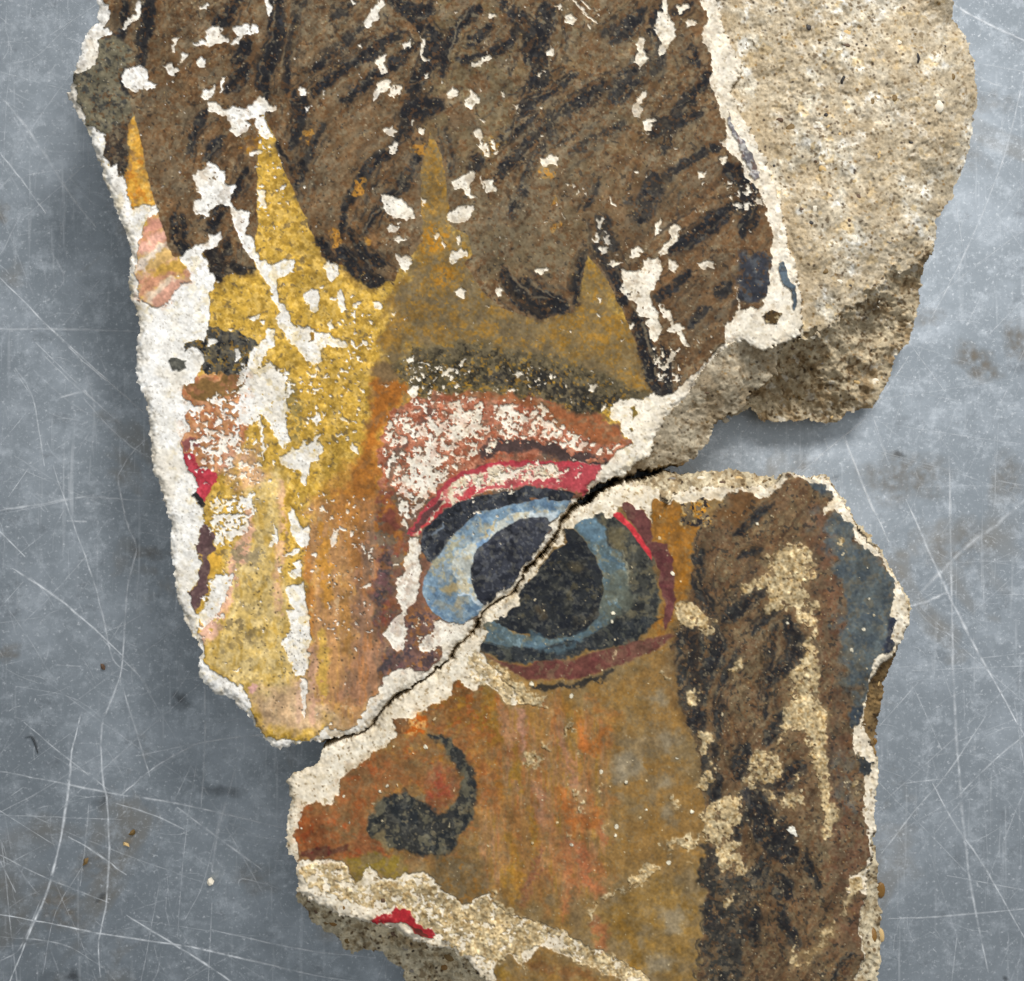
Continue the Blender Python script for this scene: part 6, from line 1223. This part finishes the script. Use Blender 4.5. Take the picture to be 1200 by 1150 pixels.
surf = np.where(face, np.where((PM > 0.5) & (RG > 0), RG, 1), 0)
def majority(a):
    return a[:-1, :-1]
reg = majority(surf)
cU, cL = cells(isU), cells(isL)
NAMES = {HAIR: 'painted_hair', SKIN: 'painted_skin', BROW: 'painted_eyebrow', LID: 'painted_eyelid', NOSE: 'painted_nostril', LIP: 'red_paint_patch', GROUND: 'painted_background'}
for root, c, seed in ((upper, cU, 400), (lower, cL, 460)):
    sk = skirt(c, 8.0, seed, dL if root is upper else dU)
    mortar = part('mortar_backing', quads_of(c & (reg == 0)), M_MORTAR, root, sk)
    part('plaster_layer', quads_of(c & (reg == 1)), M_PLASTER, root)
    gxc, gyc = XX[:-1, :-1], YY[:-1, :-1]
    SPLIT = {(0, LID): [gxc < 400, gxc >= 400], (0, BROW): [(gxc < 400) & (gxc < 224), (gxc < 400) & (gxc >= 224), gxc >= 400], (0, GROUND): [gyc < 240, gyc >= 240], (1, GROUND): [gyc < 596, (gyc >= 596) & (gyc < 820), gyc >= 820], (1, LID): [gyc < 735, gyc >= 735]}
    for r, nm in NAMES.items():
        for cond in SPLIT.get((int(root is lower), r), [np.ones_like(c)]):
            cc = c & (reg == r) & cond
            if cc.sum() > 30:
                part(nm, quads_of(cc), M_PAINT, root)
    eye = part('painted_eye', quads_of(c & (reg == WHITE)), M_PAINT, root)
    part('painted_iris', quads_of(c & (reg == IRIS)), M_PAINT, eye)
    part('painted_pupil', quads_of(c & (reg == PUPIL)), M_PAINT, eye)
    if root is upper:
        mortarU = mortar
    else:
        mortarL = mortar

# ------------------------------------------------------------------ grains set in the mortar, crumbs on the table
def lump(name, seed, sub=2, rough=0.22):
    import bmesh
    bm = bmesh.new()
    bmesh.ops.create_icosphere(bm, subdivisions=sub, radius=1.0)
    r = np.random.RandomState(seed)
    ax = r.randn(7, 3)
    for v in bm.verts:
        d = np.array(v.co)
        k = 1.0
        for a in ax:
            t = float(d @ a) / np.linalg.norm(a)
            k -= max(0.0, t - 0.72) * 0.75
        k += rough * 0.25 * math.sin(4.1 * d[0] + seed) * math.sin(3.7 * d[1] + 2 * seed) * math.sin(3.3 * d[2])
        v.co = v.co * k
    me = bpy.data.meshes.new(name)
    bm.to_mesh(me)
    bm.free()
    me.polygons.foreach_set('use_smooth', np.ones(len(me.polygons), bool))
    return me
GM = {k: material('grain_' + k, False, rg, 0.35, c, 1500, 0.5, 0.18) for k, c, rg in (('black', (48, 44, 42), 0.5), ('brown', (92, 70, 52), 0.6), ('tan', (206, 174, 120), 0.75), ('pale', (226, 216, 196), 0.85), ('olive', (112, 88, 48), 0.55), ('grey', (134, 126, 116), 0.7), ('amber', (126, 92, 44), 0.4))}
LUMPS = {}
def grain(px, py, rx, ry, rot, kind, parent, name='stone_grain', lift=0.25, seed=None):
    s = (int(px * 3 + py) % 5) if seed is None else seed
    key = (kind, s)
    if key not in LUMPS:
        me = lump('stone_grain', s + 1)
        me.materials.append(GM[kind])
        LUMPS[key] = me
    o = bpy.data.objects.new(name, LUMPS[key])
    COL.objects.link(o)
    i = int(round((px - X0) / STEP))
    j = int(round((py - Y0) / STEP))
    z = Z[j, i] * MM if parent else 0.0
    rx, ry = rx * PX, ry * PX
    rz = min(rx, ry) * 0.6
    if parent and kind in ('pale', 'tan', 'grey'):
        lift = 0.10
    x, y = unproject(px, py, z)
    o.location = (x, y, z - rz * (1 - 2 * lift) if parent else rz * 0.85)
    o.scale = (rx, ry, rz)
    o.rotation_euler = (0.2 * math.sin(px), 0.2 * math.cos(py), rot)
    o.parent = parent
    return o
for f, x, y, rx, ry, rot, k in (
    (A4, 260, 120, 16, 20, .3, 'black'), (A4, 310, 178, 18, 14, .2, 'olive'), (A4, 415, 360, 13, 21, .1, 'black'), (A4, 748, 262, 13, 25, -.1, 'black'), (A4, 870, 210, 10, 8, 0, 'black'), (A4, 645, 440, 14, 17, .4, 'olive'), (A4, 338, 520, 11, 13, 0, 'black'), (A4, 180, 576, 25, 20, -.5, 'olive'), (A4, 405, 605, 16, 12, .5, 'tan'), (A4, 295, 560, 26, 20, 0, 'pale'), (A4, 355, 560, 28, 22, 0, 'tan'), (A4, 293, 718, 24, 18, .5, 'brown'), (A4, 325, 758, 22, 19, 0, 'tan'), (A4, 384, 757, 10, 10, 0, 'olive'), (A4, 340, 885, 32, 20, .3, 'tan'), (A4, 480, 885, 19, 18, .7, 'brown'), (A4, 262, 1002, 22, 12, .1, 'black'), (A4, 232, 940, 15, 8, .3, 'brown'), (A4, 440, 990, 14, 13, 0, 'brown'), (A4, 905, 345, 15, 17, 0, 'olive'), (A4, 105, 745, 8, 7, 0, 'black'), (A4, 720, 640, 12, 8, .6, 'black'),
    (A4, 383, 110, 13, 9, .3, 'olive'), (A4, 686, 35, 10, 8, 0, 'brown'), (A4, 735, 155, 12, 9, 0, 'olive'), (A4, 575, 690, 15, 24, 0, 'tan'), (A4, 470, 525, 44, 30, .3, 'pale'), (A4, 545, 460, 12, 17, .3, 'olive'), (A4, 660, 190, 22, 14, 0, 'pale'), (A4, 430, 150, 30, 26, 0, 'tan'), (A4, 425, 200, 24, 10, .3, 'brown'), (A4, 130, 540, 20, 14, -.3, 'brown'), (A4, 90, 390, 18, 11, .4, 'grey'), (A4, 168, 300, 22, 14, 0, 'grey'), (A4, 830, 470, 54, 40, .4, 'pale'), (A4, 460, 1080, 24, 30, 0, 'pale'), (A4, 290, 935, 30, 20, 0, 'pale'), (A4, 620, 1085, 18, 9, .3, 'grey'), (A4, 795, 1072, 9, 8, 0, 'brown'), (A4, 500, 185, 9, 7, 0, 'brown'), (A4, 515, 205, 8, 6, 0, 'black'),
    (B4, 330, 145, 20, 16, .3, 'olive'), (B4, 445, 212, 10, 9, 0, 'black'), (B4, 190, 490, 13, 11, 0, 'brown'), (B4, 275, 438, 18, 12, .4, 'pale'), (B4, 395, 195, 22, 14, 0, 'pale'), (B4, 320, 555, 12, 10, 0, 'grey'), (B4, 480, 640, 26, 18, .3, 'tan'), (B4, 560, 640, 20, 16, 0, 'pale'), (B4, 230, 715, 20, 14, .2, 'olive'), (B4, 370, 800, 16, 14, 0, 'tan'),
    (B3, 800, 690, 12, 8, .3, 'brown'), (B3, 885, 815, 20, 14, .5, 'pale'), (B3, 800, 820, 11, 9, 0, 'olive')):
    cx, cy = f((x, y))[0]
    grain(cx, cy, rx / S3, ry / S3, -rot, k, mortarU)
for f, x, y, rx, ry, rot, k in ((F3, 905, 770, 26, 44, 0, 'amber'), (F3, 870, 955, 28, 44, 0, 'amber'), (F3, 905, 960, 26, 46, 0, 'tan'), (F3, 880, 140, 14, 18, 0, 'amber'), (F4, 270, 890, 20, 16, .3, 'amber'), (F4, 240, 885, 14, 12, 0, 'olive'), (F4, 195, 835, 12, 14, 0, 'brown'), (F4, 165, 790, 16, 9, .4, 'brown'), (F4, 335, 970, 17, 14, 0, 'olive'), (F4, 790, 1040, 30, 24, .4, 'olive'), (F4, 770, 1090, 18, 16, 0, 'amber'), (F4, 630, 1105, 20, 10, 0, 'grey'), (F4, 600, 1000, 20, 14, 0, 'grey'), (F4, 545, 935, 18, 14, 0, 'brown'), (D1, 450, 95, 16, 10, 0, 'olive'), (D1, 30, 85, 20, 12, 0, 'grey'), (D1, 160, 80, 20, 12, 0, 'pale'), (D1, 330, 80, 20, 12, .2, 'tan'), (D1, 950, 1000, 14, 20, .2, 'tan'), (D1, 255, 100, 16, 10, .2, 'brown')):
    cx, cy = f((x, y))[0]
    grain(cx, cy, rx / S3, ry / S3, -rot, k, mortarL)
for f, x, y, r, k in ((F4, 495, 788, 13, 'brown'), (F4, 316, 822, 10, 'amber')):
    cx, cy = f((x, y))[0]
    grain(cx, cy, r / S3, r * 1.3 / S3, 0, k, mortarL)
for x, y, r, k, lab in ((303, 79, 13, 'brown', 'dark brown crumb on the table left of the upper fragment'), (391, 563, 14, 'olive', 'olive brown crumb, larger of the touching pair on the table'), (371, 598, 12, 'tan', 'tan crumb just below the olive crumb on the table'), (252, 648, 14, 'olive', 'brown crumb lying farthest left among the lower crumbs'), (617, 709, 15, 'pale', 'pale crumb on the table nearest the lower fragment')):
    cx, cy = T3((x, y))[0]
    o = grain(cx, cy, r / 2.5, r * 0.9 / 2.5, 0.7 * x, k, None, 'crumb', seed=x % 5)
    o.data = lump('crumb', int(x) % 7 + 11, 1, 1.6)
    o.data.materials.append(GM[k])
    o.data.polygons.foreach_set('use_smooth', np.zeros(len(o.data.polygons), bool))
    o.scale = (o.scale[0], o.scale[1] * 0.85, o.scale[2] * 1.2)
    tag(o, lab, 'crumb', 'crumbs lying on the table')
# short dark fibre
fp = smooth_line(T3((74, 285), (92, 284), (102, 300), (112, 332)), 5)
V, Q = [], []
for i, q in enumerate(fp):
    x, y = tw(q[0], q[1])
    r = 0.00032 * (0.5 + 0.7 * math.sin(math.pi * (i + 0.4) / len(fp)))
    for a in range(6):
        V.append((x + r * math.cos(a * math.pi / 3), y + r * 0.4 * math.cos(a * math.pi / 3), 0.0004 + r * math.sin(a * math.pi / 3)))
    if i:
        for a in range(6):
            Q.append(((i - 1) * 6 + a, (i - 1) * 6 + (a + 1) % 6, i * 6 + (a + 1) % 6, i * 6 + a))
tag(link('fibre', raw_mesh('fibre', np.array(V), np.array(Q)), material('dark_fibre', False, 0.7, 0.3, (58, 62, 66))), 'short bent dark fibre on the table at the far left', 'fibre')
